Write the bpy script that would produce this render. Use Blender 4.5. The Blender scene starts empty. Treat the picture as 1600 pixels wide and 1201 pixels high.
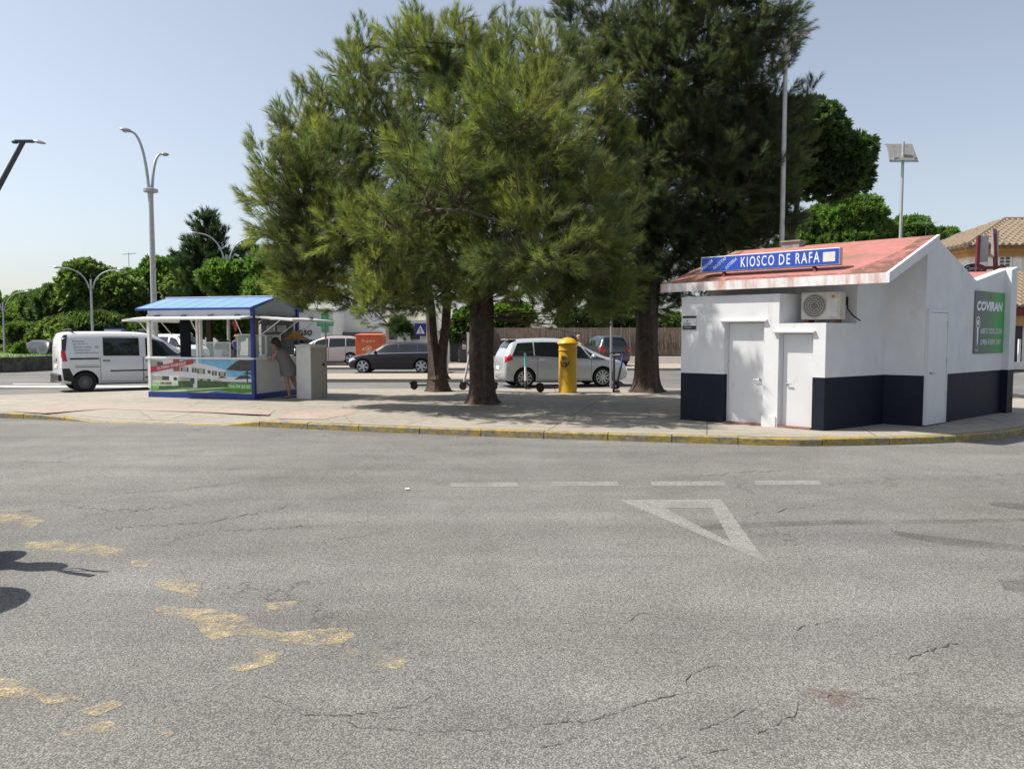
import bpy, bmesh, math, random
import numpy as np
from mathutils import Vector, Matrix
random.seed(7); RNG = np.random.default_rng(11)
SC = bpy.context.scene; COL = SC.collection
R_ = math.radians
# ------------------------------------------------------------------ camera model of the photograph (1600 px wide, focal 1200 px)
F = 1200.; PIT = math.atan(75.5/1200); CZ = 1.70
cp, sp = math.cos(PIT), math.sin(PIT)
def ray(px, py):
    u = (px-800)/F; v = (600.5-py)/F
    return (u, cp+v*sp, -sp+v*cp)
def G(px, py, z=0.):                     # a pixel's point on the horizontal plane z
    d = ray(px, py); k = (z-CZ)/d[2]; return Vector((d[0]*k, d[1]*k, z))
def P(px, py, Y):                        # a pixel's point at distance Y
    d = ray(px, py); k = Y/d[1]; return Vector((d[0]*k, Y, CZ+d[2]*k))
def V(*a): return Vector(a)
# ------------------------------------------------------------------ materials
MATS = {}
def mat(name, col, rough=.6, metal=0., var=.12, scale=6., bump=0., bscale=60., coat=0., dirt=None, spec=.5, detail=4):
    if name in MATS: return MATS[name]
    m = bpy.data.materials.new(name); m.use_nodes = True; MATS[name] = m
    nt = m.node_tree; b = nt.nodes['Principled BSDF']
    b.inputs['Roughness'].default_value = rough; b.inputs['Metallic'].default_value = metal
    b.inputs['Specular IOR Level'].default_value = spec
    if coat: b.inputs['Coat Weight'].default_value = coat; b.inputs['Coat Roughness'].default_value = .04
    tc = nt.nodes.new('ShaderNodeTexCoord')
    if var > 0 or dirt:
        n = nt.nodes.new('ShaderNodeTexNoise'); n.inputs['Scale'].default_value = scale; n.inputs['Detail'].default_value = detail
        nt.links.new(tc.outputs['Object'], n.inputs['Vector'])
        r = nt.nodes.new('ShaderNodeValToRGB'); nt.links.new(n.outputs['Fac'], r.inputs['Fac'])
        c = col
        r.color_ramp.elements[0].position = .3; r.color_ramp.elements[1].position = .7
        r.color_ramp.elements[0].color = [max(0, x*(1-var)) for x in c]+[1]
        r.color_ramp.elements[1].color = [min(1, x*(1+var)) for x in c]+[1]
        out = r.outputs['Color']
        if dirt:
            dcol, lo, hi, ds, stretch = dirt
            mp = nt.nodes.new('ShaderNodeMapping'); mp.inputs['Scale'].default_value = stretch
            nt.links.new(tc.outputs['Object'], mp.inputs['Vector'])
            n2 = nt.nodes.new('ShaderNodeTexNoise'); n2.inputs['Scale'].default_value = ds; n2.inputs['Detail'].default_value = 6
            n2.inputs['Roughness'].default_value = .7
            nt.links.new(mp.outputs['Vector'], n2.inputs['Vector'])
            r2 = nt.nodes.new('ShaderNodeMapRange'); r2.inputs[1].default_value = lo; r2.inputs[2].default_value = hi
            nt.links.new(n2.outputs['Fac'], r2.inputs[0])
            mx = nt.nodes.new('ShaderNodeMix'); mx.data_type = 'RGBA'
            nt.links.new(r2.outputs[0], mx.inputs[0]); nt.links.new(out, mx.inputs[6]); mx.inputs[7].default_value = list(dcol)+[1]
            out = mx.outputs[2]
        nt.links.new(out, b.inputs['Base Color'])
    else:
        b.inputs['Base Color'].default_value = list(col)+[1]
    if bump:
        n3 = nt.nodes.new('ShaderNodeTexNoise'); n3.inputs['Scale'].default_value = bscale; n3.inputs['Detail'].default_value = 5
        nt.links.new(tc.outputs['Object'], n3.inputs['Vector'])
        bp = nt.nodes.new('ShaderNodeBump'); bp.inputs['Strength'].default_value = min(1, bump); bp.inputs['Distance'].default_value = .02
        nt.links.new(n3.outputs['Fac'], bp.inputs['Height']); nt.links.new(bp.outputs['Normal'], b.inputs['Normal'])
    return m
class NT:                                # small node-building helper
    def __init__(s, m): s.t = m.node_tree; s.b = s.t.nodes['Principled BSDF']; s.tc = s.n('ShaderNodeTexCoord').outputs['Object']
    def n(s, typ, **k):
        x = s.t.nodes.new(typ)
        for a, b in k.items():
            if a == 'ins':
                for kk, vv in b.items():
                    if hasattr(vv, 'is_linked') or isinstance(vv, bpy.types.NodeSocket): s.t.links.new(vv, x.inputs[kk])
                    else: x.inputs[kk].default_value = vv
            else: setattr(x, a, b)
        return x
    def noise(s, scale, detail=3, rough=.5, vec=None): return s.n('ShaderNodeTexNoise', ins={'Vector': vec or s.tc, 'Scale': scale, 'Detail': detail, 'Roughness': rough}).outputs['Fac']
    def vor(s, scale, feat='F1', vec=None): return s.n('ShaderNodeTexVoronoi', feature=feat, ins={'Vector': vec or s.tc, 'Scale': scale})
    def rng(s, f, a, b, c=0., d=1.): return s.n('ShaderNodeMapRange', ins={0: f, 1: a, 2: b, 3: c, 4: d}).outputs[0]
    def mth(s, op, a, b=0.): return s.n('ShaderNodeMath', operation=op, ins={0: a, 1: b}).outputs[0]
    def mix(s, f, a, b, mode='MIX'):
        a = a if isinstance(a, bpy.types.NodeSocket) else list(a)+[1]; b = b if isinstance(b, bpy.types.NodeSocket) else list(b)+[1]
        return s.n('ShaderNodeMix', data_type='RGBA', blend_type=mode, ins={0: f, 6: a, 7: b}).outputs[2]
    def map(s, sc, rot=(0, 0, 0), loc=(0, 0, 0)): return s.n('ShaderNodeMapping', ins={'Vector': s.tc, 'Scale': sc, 'Rotation': rot, 'Location': loc}).outputs[0]
    def bump(s, h, st=.5, d=.01): s.t.links.new(s.n('ShaderNodeBump', ins={'Height': h, 'Strength': st, 'Distance': d}).outputs[0], s.b.inputs['Normal'])
    def base(s, c): s.t.links.new(c, s.b.inputs['Base Color'])
def newmat(name, rough=.8):
    m = bpy.data.materials.new(name); m.use_nodes = True; MATS[name] = m
    m.node_tree.nodes['Principled BSDF'].inputs['Roughness'].default_value = rough
    return m, NT(m)
# ------------------------------------------------------------------ mesh builder
class MB:
    def __init__(s): s.v = []; s.f = []; s.m = []; s.s = []
    def add(s, vs, fs, mi=0, sm=False):
        o = len(s.v); s.v += [tuple(x) for x in vs]
        for f in fs: s.f.append([i+o for i in f]); s.m.append(mi); s.s.append(sm)
        return s
    def obox(s, o, ax, ay, az, mi=0):     # a box from a corner and three edge vectors
        o, ax, ay, az = map(Vector, (o, ax, ay, az)); vs = [o, o+ax, o+ax+ay, o+ay]; vs += [x+az for x in vs]
        if ax.cross(ay).dot(az) < 0: fs = [(0, 1, 2, 3), (7, 6, 5, 4), (0, 4, 5, 1), (1, 5, 6, 2), (2, 6, 7, 3), (3, 7, 4, 0)]
        else: fs = [(3, 2, 1, 0), (4, 5, 6, 7), (0, 1, 5, 4), (1, 2, 6, 5), (2, 3, 7, 6), (3, 0, 4, 7)]
        return s.add(vs, fs, mi)
    def box(s, c, d, rz=0., mi=0):
        c = Vector(c); m = Matrix.Rotation(rz, 3, 'Z'); ax, ay, az = m@Vector((d[0], 0, 0)), m@Vector((0, d[1], 0)), Vector((0, 0, d[2]))
        return s.obox(c-(ax+ay+az)/2, ax, ay, az, mi)
    def prism(s, pts, z0, z1, mi=0):      # footprint polygon (any winding); z1 may be a list of heights
        a = sum(pts[i][0]*pts[(i+1) % len(pts)][1]-pts[(i+1) % len(pts)][0]*pts[i][1] for i in range(len(pts)))
        n = len(pts); zt = list(z1) if hasattr(z1, '__len__') else [z1]*n
        idx = list(range(n))
        if a < 0: idx = idx[::-1]
        P_ = [pts[i] for i in idx]; Z = [zt[i] for i in idx]
        vs = [(p[0], p[1], z0) for p in P_]+[(p[0], p[1], z) for p, z in zip(P_, Z)]
        fs = [tuple(range(n-1, -1, -1)), tuple(range(n, 2*n))]+[(i, (i+1) % n, n+(i+1) % n, n+i) for i in range(n)]
        return s.add(vs, fs, mi)
    def plate(s, poly, nrm, th, mi=0):    # a flat polygon (3-D points) with thickness th along nrm
        n = len(poly); nrm = Vector(nrm).normalized()*th; a = [Vector(p) for p in poly]; vs = a+[p+nrm for p in a]
        N = Vector()
        for i in range(n): N += a[i].cross(a[(i+1) % n])
        fs = [tuple(range(n-1, -1, -1)), tuple(range(n, 2*n))]+[(i, (i+1) % n, n+(i+1) % n, n+i) for i in range(n)]
        if N.dot(nrm) < 0: fs = [f[::-1] for f in fs]
        return s.add(vs, fs, mi)
    def tube(s, pts, rad, n=8, mi=0, cap=True, sm=True, squash=None):
        pts = [Vector(p) for p in pts]; k = len(pts)
        rad = list(rad) if hasattr(rad, '__len__') else [rad]*k
        vs = []; up = None
        for i, p in enumerate(pts):
            t = (pts[min(i+1, k-1)]-pts[max(i-1, 0)]).normalized()
            if up is None: up = t.orthogonal().normalized()
            else:
                up = up-t*up.dot(t)
                up = up.normalized() if up.length > 1e-6 else t.orthogonal().normalized()
            w = t.cross(up)
            for j in range(n):
                a = 2*math.pi*j/n; vs.append(p+(up*math.cos(a)+w*math.sin(a))*rad[i])
        fs = [(i*n+j, i*n+(j+1) % n, (i+1)*n+(j+1) % n, (i+1)*n+j) for i in range(k-1) for j in range(n)]
        s.add(vs, fs, mi, sm)
        if cap:
            o = len(s.v)-len(vs); s.f += [[o+j for j in range(n-1, -1, -1)], [o+(k-1)*n+j for j in range(n)]]; s.m += [mi]*2; s.s += [False]*2
        return s
    def lathe(s, prof, n=20, c=(0, 0, 0), axis='Z', mi=0, sm=True, cap=True):   # prof: (r, h)
        vs = []; k = len(prof)
        for r, h in prof:
            for j in range(n):
                a = 2*math.pi*j/n; x, y = r*math.cos(a), r*math.sin(a)
                q = (x, y, h) if axis == 'Z' else ((x, h, -y) if axis == 'Y' else (h, x, y))
                vs.append((q[0]+c[0], q[1]+c[1], q[2]+c[2]))
        fs = [(i*n+j, i*n+(j+1) % n, (i+1)*n+(j+1) % n, (i+1)*n+j) for i in range(k-1) for j in range(n)]
        s.add(vs, fs, mi, sm)
        if cap:
            o = len(s.v)-len(vs); s.f += [[o+j for j in range(n-1, -1, -1)], [o+(k-1)*n+j for j in range(n)]]; s.m += [mi]*2; s.s += [False]*2
        return s
    def grid(s, fn, nu, nv, mi=0, sm=True, flip=False):
        vs = [fn(i/nu, j/nv) for j in range(nv+1) for i in range(nu+1)]
        fs = [(j*(nu+1)+i, j*(nu+1)+i+1, (j+1)*(nu+1)+i+1, (j+1)*(nu+1)+i) for j in range(nv) for i in range(nu)]
        if flip: fs = [f[::-1] for f in fs]
        return s.add(vs, fs, mi, sm)
    def ball(s, c, r, n=10, mi=0):
        r = r if hasattr(r, '__len__') else (r, r, r); m = n//2+1
        vs = []
        for i in range(m+1):
            t = math.pi*i/m
            for j in range(n):
                a = 2*math.pi*j/n; vs.append((c[0]+r[0]*math.sin(t)*math.cos(a), c[1]+r[1]*math.sin(t)*math.sin(a), c[2]-r[2]*math.cos(t)))
        fs = [(i*n+j, i*n+(j+1) % n, (i+1)*n+(j+1) % n, (i+1)*n+j) for i in range(m) for j in range(n)]
        return s.add(vs, fs, mi, True)
    def build(s, name, mats, parent=None, off=None, sharp=40, bevel=0):
        me = bpy.data.meshes.new(name)
        vs = s.v
        if off is not None: vs = [(x-off[0], y-off[1], z-off[2]) for x, y, z in vs]
        me.from_pydata(vs, [], s.f)
        for m in (mats if isinstance(mats, (list, tuple)) else [mats]): me.materials.append(m)
        me.polygons.foreach_set('material_index', s.m); me.polygons.foreach_set('use_smooth', s.s)
        me.validate()
        if any(s.s): me.set_sharp_from_angle(angle=R_(sharp))
        me.update()
        o = bpy.data.objects.new(name, me); COL.objects.link(o)
        if parent: o.parent = parent
        if bevel:
            md = o.modifiers.new('Bevel', 'BEVEL'); md.width = bevel; md.segments = 2; md.limit_method = 'ANGLE'; md.angle_limit = R_(50)
        return o
def thing(name, label, cat, loc=(0, 0, 0), rz=0., group=None):
    o = bpy.data.objects.new(name, None); COL.objects.link(o); o.location = loc; o.rotation_euler = (0, 0, rz)
    o.empty_display_size = .2
    return tag(o, label, cat, group)
def tag(o, label, cat, group=None):
    o['label'] = label; o['category'] = cat
    if group: o['group'] = group
    return o
def struct(o): o['kind'] = 'structure'; return o
def copy_tree(o, loc=None, rz=None, label=None, parent=None, scale=None):
    c = o.copy(); COL.objects.link(c)
    if parent: c.parent = parent
    if loc is not None: c.location = loc
    if rz is not None: c.rotation_euler = (0, 0, rz)
    if label: c['label'] = label
    if scale is not None: c.scale = scale
    for ch in o.children: copy_tree(ch, parent=c)
    return c
def text(body, o, right, up, h, m, parent, name='lettering', width=None, depth=.003, shear=0., bold=0., space=1.):
    cu = bpy.data.curves.new('t', 'FONT'); cu.body = body; cu.size = 1; cu.shear = shear; cu.space_character = space; cu.offset = bold; cu.resolution_u = 3
    ob = bpy.data.objects.new('t', cu); COL.objects.link(ob); bpy.context.view_layer.update()
    dg = bpy.context.evaluated_depsgraph_get(); me = bpy.data.meshes.new_from_object(ob.evaluated_get(dg))
    bpy.data.objects.remove(ob); bpy.data.curves.remove(cu)
    xs = [v.co.x for v in me.vertices]; ys = [v.co.y for v in me.vertices]
    x0, x1, y0, y1 = min(xs), max(xs), min(ys), max(ys)
    sy = h/(y1-y0); sx = (width/(x1-x0)) if width else sy
    right = Vector(right).normalized(); up = Vector(up).normalized(); n = right.cross(up); o = Vector(o)
    for v in me.vertices: v.co = o+right*((v.co.x-x0)*sx)+up*((v.co.y-y0)*sy)+n*depth
    me.name = name; me.materials.clear(); me.materials.append(m)
    t = bpy.data.objects.new(name, me); COL.objects.link(t); t.parent = parent
    return t
def lerp(a, b, t): return a+(b-a)*t
def pl(tab, x):                          # piecewise linear table
    if x <= tab[0][0]: return tab[0][1]
    for (a, b), (c, d) in zip(tab, tab[1:]):
        if x <= c: return b+(d-b)*(x-a)/(c-a) if c > a else d
    return tab[-1][1]
# common materials
M_white = mat('white_render', (.66, .665, .675), .78, var=.06, scale=2.5, bump=.2, bscale=70, dirt=((.42, .40, .38), .60, .84, 3.2, (1.6, 1.6, .5)))
M_navy = mat('navy_paint', (.0075, .0105, .021), .6, var=.2, scale=3, bump=.1, bscale=60, spec=.22, dirt=((.035, .036, .04), .58, .85, 5, (1, 1, .5)))
M_doorw = mat('white_door_paint', (.62, .625, .635), .38, var=.03, scale=3, dirt=((.36, .33, .29), .60, .80, 4.5, (1, 1, .6)))
M_black = mat('black_plastic', (.012, .012, .013), .5, var=.2)
M_rubber = mat('tyre_rubber', (.014, .014, .014), .85, var=.2)
M_grey = mat('grey_metal', (.36, .37, .38), .45, .5, var=.08)
M_galv = mat('galvanised_steel', (.42, .43, .43), .5, .55, var=.1, scale=8)
M_dark = mat('dark_steel', (.035, .036, .04), .5, .3, var=.1)
M_alloy = mat('alloy_rim', (.55, .56, .58), .35, .7, var=.04)
M_glass = mat('car_glass', (.012, .016, .018), .04, var=0., spec=.8)
M_chrome = mat('chrome', (.7, .7, .72), .15, 1., var=0.)
M_wpaint = mat('white_metal_paint', (.75, .75, .74), .4, var=.04)
M_plate = mat('plate_white', (.7, .7, .68), .5, var=.02)
M_bark = mat('bark', (.060, .042, .032), .95, var=.45, scale=9, bump=1., bscale=22, dirt=((.12, .095, .075), .5, .78, 7, (1.6, 1.6, .18)))
M_twig = mat('twig', (.10, .078, .06), .9, var=.3)
M_skin = mat('skin', (.42, .21, .145), .55, var=.06)
M_hair = mat('hair', (.02, .014, .01), .6, var=.3, scale=40)
M_red = mat('red_lamp', (.45, .012, .02), .25, var=.05)
M_lens = mat('headlamp_lens', (.6, .62, .65), .12, .3, var=.05)
# ================================================================== ground materials
def asphalt():
    m, t = newmat('asphalt', .9)
    big = t.noise(.22, 3, .6); mid = t.noise(1.6, 4, .6); streak = t.noise(1., 4, .6, t.map((.12, 1.3, 1), (0, 0, .05)))
    v = t.vor(112.)
    fine = t.noise(38., 3, .7)
    sep = t.n('ShaderNodeSeparateColor', ins={0: v.outputs['Color']}).outputs[0]
    stone = t.rng(sep, 0, 1, .80, 1.20)
    gap = t.rng(v.outputs['Distance'], .30, .66, 1.08, .50)
    k = t.mth('MULTIPLY', stone, gap)
    k = t.mth('MULTIPLY', k, t.rng(fine, .3, .7, .72, 1.25))
    k = t.mth('MULTIPLY', k, t.rng(big, .3, .72, .76, 1.2))
    k = t.mth('MULTIPLY', k, t.rng(mid, .25, .75, .86, 1.13))
    k = t.mth('MULTIPLY', k, t.rng(streak, .3, .75, .8, 1.12))
    # cracks: warped cell edges, broken up by a mask
    wv = t.n('ShaderNodeTexNoise', ins={'Vector': t.tc, 'Scale': 1.3, 'Detail': 5, 'Roughness': .65}).outputs['Color']
    wv = t.n('ShaderNodeVectorMath', operation='SCALE', ins={0: wv, 'Scale': 1.5}).outputs[0]
    wv = t.n('ShaderNodeVectorMath', operation='ADD', ins={0: t.tc, 1: wv}).outputs[0]
    e = t.vor(.62, 'DISTANCE_TO_EDGE', wv).outputs['Distance']
    e2 = t.vor(2.6, 'DISTANCE_TO_EDGE', wv).outputs['Distance']
    mask = t.rng(t.noise(.45, 3, .6, t.map((1, 1, 1), loc=(3.1, 7.7, 0))), .50, .68, 0, .8)
    mask2 = t.rng(t.noise(.5, 3, .6, t.map((1, 1, 1), loc=(13.1, 1.7, 0))), .55, .72, 0, .8)
    c1 = t.mth('MULTIPLY', t.rng(e, .002, .015, 1., 0.), mask)
    c2 = t.mth('MULTIPLY', t.rng(e2, .006, .03, .65, 0.), mask2)
    cr = t.mth('MAXIMUM', c1, c2)
    k = t.mth('MULTIPLY', k, t.rng(cr, 0, 1, 1, .3))
    col = t.mix(t.rng(t.noise(.5, 3), .35, .7), (.222, .215, .197), (.212, .209, .199))
    oil = t.rng(t.noise(.33, 4, .6, t.map((.35, 1.0, 1), (0, 0, -.05), (5.5, 2.2, 0))), .63, .78)
    col = t.mix(t.mth('MULTIPLY', oil, .5), col, (.10, .098, .095))
    kk = t.n('ShaderNodeCombineColor', ins={0: k, 1: k, 2: k}).outputs[0]
    t.base(t.mix(1., col, kk, 'MULTIPLY'))
    h = t.mth('SUBTRACT', t.rng(v.outputs['Distance'], 0, .7, 1, 0), t.mth('MULTIPLY', cr, 1.5))
    t.bump(h, .6, .004)
    return m
M_asph = asphalt()
def concrete(name, c1, c2, joint=2.2, rot=0.):
    m, t = newmat(name, .9)
    n1 = t.noise(.5, 5, .6); n2 = t.noise(5, 5, .7); n3 = t.noise(60, 3, .6)
    c = t.mix(t.rng(n1, .3, .7), c1, c2)
    k = t.mth('MULTIPLY', t.rng(n2, .25, .75, .82, 1.14), t.rng(n3, .2, .8, .8, 1.18))
    if joint:
        b = t.n('ShaderNodeTexBrick', offset=0., ins={'Vector': t.map((1, 1, 1), (0, 0, rot)), 'Scale': 1., 'Mortar Size': .012, 'Brick Width': joint, 'Row Height': joint, 'Color1': (1, 1, 1, 1), 'Color2': (.9, .9, .9, 1), 'Mortar': (.38, .36, .33, 1)})
        c = t.mix(1., c, b.outputs['Color'], 'MULTIPLY')
    st = t.rng(t.noise(1.4, 6, .75, t.map((1, 1, 1), loc=(4, 9, 0))), .6, .75, 0, .45)
    c = t.mix(st, c, [x*.45 for x in c1])
    e = t.vor(.35, 'DISTANCE_TO_EDGE', t.n('ShaderNodeVectorMath', operation='ADD', ins={0: t.tc, 1: t.n('ShaderNodeTexNoise', ins={'Scale': 1., 'Detail': 5}).outputs['Color']}).outputs[0]).outputs['Distance']
    k = t.mth('MULTIPLY', k, t.rng(e, .002, .006, .7, 1.))
    kk = t.n('ShaderNodeCombineColor', ins={0: k, 1: k, 2: k}).outputs[0]
    t.base(t.mix(1., c, kk, 'MULTIPLY')); t.bump(n3, .3, .005)
    return m
M_conc = concrete('pavement_concrete', (.29, .262, .215), (.335, .305, .255), 2.6, .25)
M_conc2 = concrete('far_pavement', (.34, .285, .24), (.36, .31, .26), 1.2)
M_sand = concrete('median_sand', (.36, .305, .235), (.31, .27, .215), 0)
def paint(name, col, lo, hi, scale=7., amt=1., big=1.2, blo=.35, bhi=.6):   # worn road paint: gaps show the road below
    m, t = newmat(name, .85)
    n = t.noise(scale, 6, .75); s = t.vor(82.).outputs['Distance']
    a = t.mth('MULTIPLY', t.rng(n, lo, hi), t.rng(t.noise(big, 3), blo, bhi)); a = t.mth('MULTIPLY', a, t.rng(s, .3, .62, 1., .35)); a = t.mth('MULTIPLY', a, amt)
    t.base(t.mix(t.rng(t.noise(20, 3), .3, .7), [c*.86 for c in col], [min(1, c*1.1) for c in col]))
    t.t.links.new(a, t.b.inputs['Alpha'])
    return m
M_wmark = paint('worn_white_paint', (.37, .362, .34), .18, .5, 7, .78, 2.0, .12, .5)
M_wmark2 = paint('faint_white_paint', (.42, .41, .39), .42, .7, 6, .7)
M_ymark = paint('worn_yellow_paint', (.50, .40, .215), .40, .60, 8, .9, 3.2, .34, .52)
def kerbmat():
    m, t = newmat('kerb_yellow_paint', .75)
    n = t.noise(3.5, 6, .75, t.map((1, 1, 2.2))); n2 = t.noise(14, 5, .7)
    geo = t.n('ShaderNodeNewGeometry').outputs['Normal']
    y = t.mix(t.rng(n2, .3, .7), (.27, .18, .013), (.42, .305, .035))
    conc = t.mix(t.rng(n2, .3, .7), (.07, .065, .055), (.27, .25, .21))
    t.base(t.mix(t.rng(n, .38, .60), y, conc)); t.bump(n2, .3, .01)
    return m
M_kerb = kerbmat()
M_kerbgrey = mat('kerb_stone', (.30, .285, .26), .9, var=.25, scale=3, dirt=((.10, .095, .09), .5, .8, 3, (1, 1, 1)))
def tactile():
    m, t = newmat('tactile_paving', .85)
    b = t.n('ShaderNodeTexBrick', offset=0., ins={'Vector': t.tc, 'Scale': 1., 'Mortar Size': .012, 'Brick Width': .1, 'Row Height': .1, 'Color1': (.30, .21, .175, 1), 'Color2': (.24, .165, .14, 1), 'Mortar': (.36, .31, .26, 1)})
    t.base(t.mix(t.rng(t.noise(1.8, 5, .7), .4, .7, 0, .65), b.outputs['Color'], (.38, .335, .28)))
    return m
M_tact = tactile()
# ================================================================== ground
b = MB(); b.grid(lambda u, v: (lerp(-700, 700, u), lerp(-60, 1300, v), 0), 8, 8, sm=False)
struct(b.build('road', M_asph))
# the near pavement with its yellow kerb: kerb foot traced along the road
kp = [(-420, 640, .115), (-200, 646, .115), (0, 653, .115), (55, 655, .11), (100, 657, .07), (147, 659.5, .012), (240, 662, .012), (345, 664.5, .012), (405, 667, .115), (480, 670.5, .115), (560, 674, .118), (680, 679, .118), (800, 683.5, .12), (900, 687, .12), (1000, 690, .12),
      (1100, 693, .12), (1180, 695.5, .12), (1250, 697, .12), (1320, 696.5, .12), (1390, 695, .12), (1450, 693, .12), (1510, 690, .12), (1560, 685.5, .12), (1600, 680, .12)]
KP = [(G(x, y), h) for x, y, h in kp]
KP += [(V(9.9, 14.1, 0), .12), (V(11.2, 15.3, 0), .12), (V(12.6, 17.2, 0), .12), (V(13.2, 20., 0), .12)]
fine = []                                # resampled in short pieces
for (a, ha), (c, hc) in zip(KP, KP[1:]):
    n = max(1, int((c-a).length/.25))
    for i in range(n): fine.append((a.lerp(c, i/n), lerp(ha, hc, i/n)))
fine.append(KP[-1])
def inward(i):
    a = fine[max(0, i-2)][0]; c = fine[min(len(fine)-1, i+2)][0]; t = (c-a).normalized(); return V(-t.y, t.x, 0)
b = MB(); KW = .16; inner = []
for i, (p, h) in enumerate(fine): inner.append((p+inward(i)*KW, h))
seg = 4
for k in range(0, len(fine)-1, seg):
    ids = list(range(k, min(k+seg, len(fine)-1)+1)); L = []
    jit = random.uniform(-.006, .006)
    for q, i in enumerate(ids):
        t = V(inward(i).y, -inward(i).x, 0)*(.007 if q == 0 else (-.007 if q == len(ids)-1 else 0))
        p, h = fine[i]; n = inward(i); h = max(.012, h+jit if h > .1 else h)
        p = p+t; L += [(p.x, p.y, -.05), (p.x+n.x*.008, p.y+n.y*.008, h-.018), (p.x+n.x*.03, p.y+n.y*.03, h), (p.x+n.x*KW, p.y+n.y*KW, h), (p.x+n.x*KW, p.y+n.y*KW, -.05)]
    fs = [(5*j+c, 5*(j+1)+c, 5*(j+1)+c+1, 5*j+c+1) for j in range(len(ids)-1) for c in range(4)]
    e = 5*(len(ids)-1); fs += [(0, 1, 2, 3, 4), (e+4, e+3, e+2, e+1, e)]
    b.add(L, fs)
struct(b.build('kerb', M_kerb))
b = MB()                                  # slab: inner kerb line to the back edge; slopes down at the dropped kerb
back_px = [(-420, 632), (0, 617), (232, 609.5), (440, 607.5), (760, 606.8), (1060, 606.8)]
bk = [G(x, y, .12) for x, y in back_px]+[V(9, 23, .12), V(13.2, 23, .12)]
top = []; bot = []
cum = [0]
for (p, _), (q, _) in zip(inner, inner[1:]): cum.append(cum[-1]+(q-p).length)
cb = [0]
for p, q in zip(bk, bk[1:]): cb.append(cb[-1]+(q-p).length)
def along(pts, cm, s):
    for i in range(len(pts)-1):
        if s <= cm[i+1] or i == len(pts)-2: return pts[i].lerp(pts[i+1], min(1, max(0, (s-cm[i])/(cm[i+1]-cm[i]))))
rows = []
for i, (p, h) in enumerate(inner):
    s = cum[i]/cum[-1]; q = along(bk, cb, s*cb[-1]); q = V(q.x, q.y, .12)
    a = V(p.x, p.y, min(.12, h)); n = inward(i)
    m1 = V(p.x+n.x*1.1, p.y+n.y*1.1, .12)
    rows.append((a, m1, V(*q)))
for i in range(len(rows)-1):
    for k in range(2): b.add([rows[i][k], rows[i+1][k], rows[i+1][k+1], rows[i][k+1]], [(0, 1, 2, 3)])
for i in range(len(rows)-1):             # back face of the slab
    p, q = rows[i][2], rows[i+1][2]; b.add([p, q, V(q.x, q.y, -.05), V(p.x, p.y, -.05)], [(0, 1, 2, 3)])
struct(b.build('pavement', M_conc))
def flat(name, pxs, z, m, st=True):
    o = MB().add([G(x, y, z) for x, y in pxs], [tuple(range(len(pxs)))])
    o = o.build(name, m)
    if o.data.polygons[0].normal.z < 0: o.data.flip_normals()
    return struct(o) if st else o
def strip(name, top_, bot_, z, m):
    b = MB(); n = len(top_)
    b.add([G(x, y, z) for x, y in top_]+[G(x, y, z) for x, y in bot_], [(n+i, n+i+1, i+1, i) for i in range(n-1)])
    return struct(b.build(name, m))
strip('pavement', [(18, 642), (110, 631.5), (170, 632), (240, 634.5), (330, 637), (430, 641)], [(70, 645.5), (120, 641.5), (160, 638.5), (235, 641), (330, 644), (420, 648)], .1245, M_tact)
strip('pavement', [(455, 643), (500, 639), (560, 639)], [(434, 654), (505, 655), (552, 646)], .1245, M_tact)
# far side: median with kerb, pavement with kerb
def slab(name, poly, z, mtop, kerbm, kw=.15):
    b = MB(); b.prism(poly, -.05, z)
    o = struct(b.build(name, mtop))
    k = MB()
    for p, q in zip(poly, poly[1:]+poly[:1]):
        p, q = V(*p, 0), V(*q, 0); L = (q-p).length; t = (q-p)/L; n = V(t.y, -t.x, 0)
        c = 0
        while c < L:
            e = min(L, c+1.0); k.obox(p+t*(c+.004)+V(0, 0, -.05)-n*.1, t*(e-c-.008), n*(kw), V(0, 0, z+.055)); c = e
    struct(k.build('kerb', kerbm)); return o
slab('pavement', [(-17, 28.3), (2.2, 28.3), (3., 29.), (2.4, 32.6), (-12, 32.6), (-17, 30.)], .12, M_sand, M_kerbgrey)
slab('pavement', [(-4.5, 38.2), (60, 36.2), (60, 60), (-4.5, 60)], .12, M_conc2, M_kerbgrey)
slab('pavement', [(-22, 39.0), (-5.2, 39.0), (-5.2, 41.2), (-22, 41.2)], .12, M_sand, M_kerbgrey)
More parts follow.
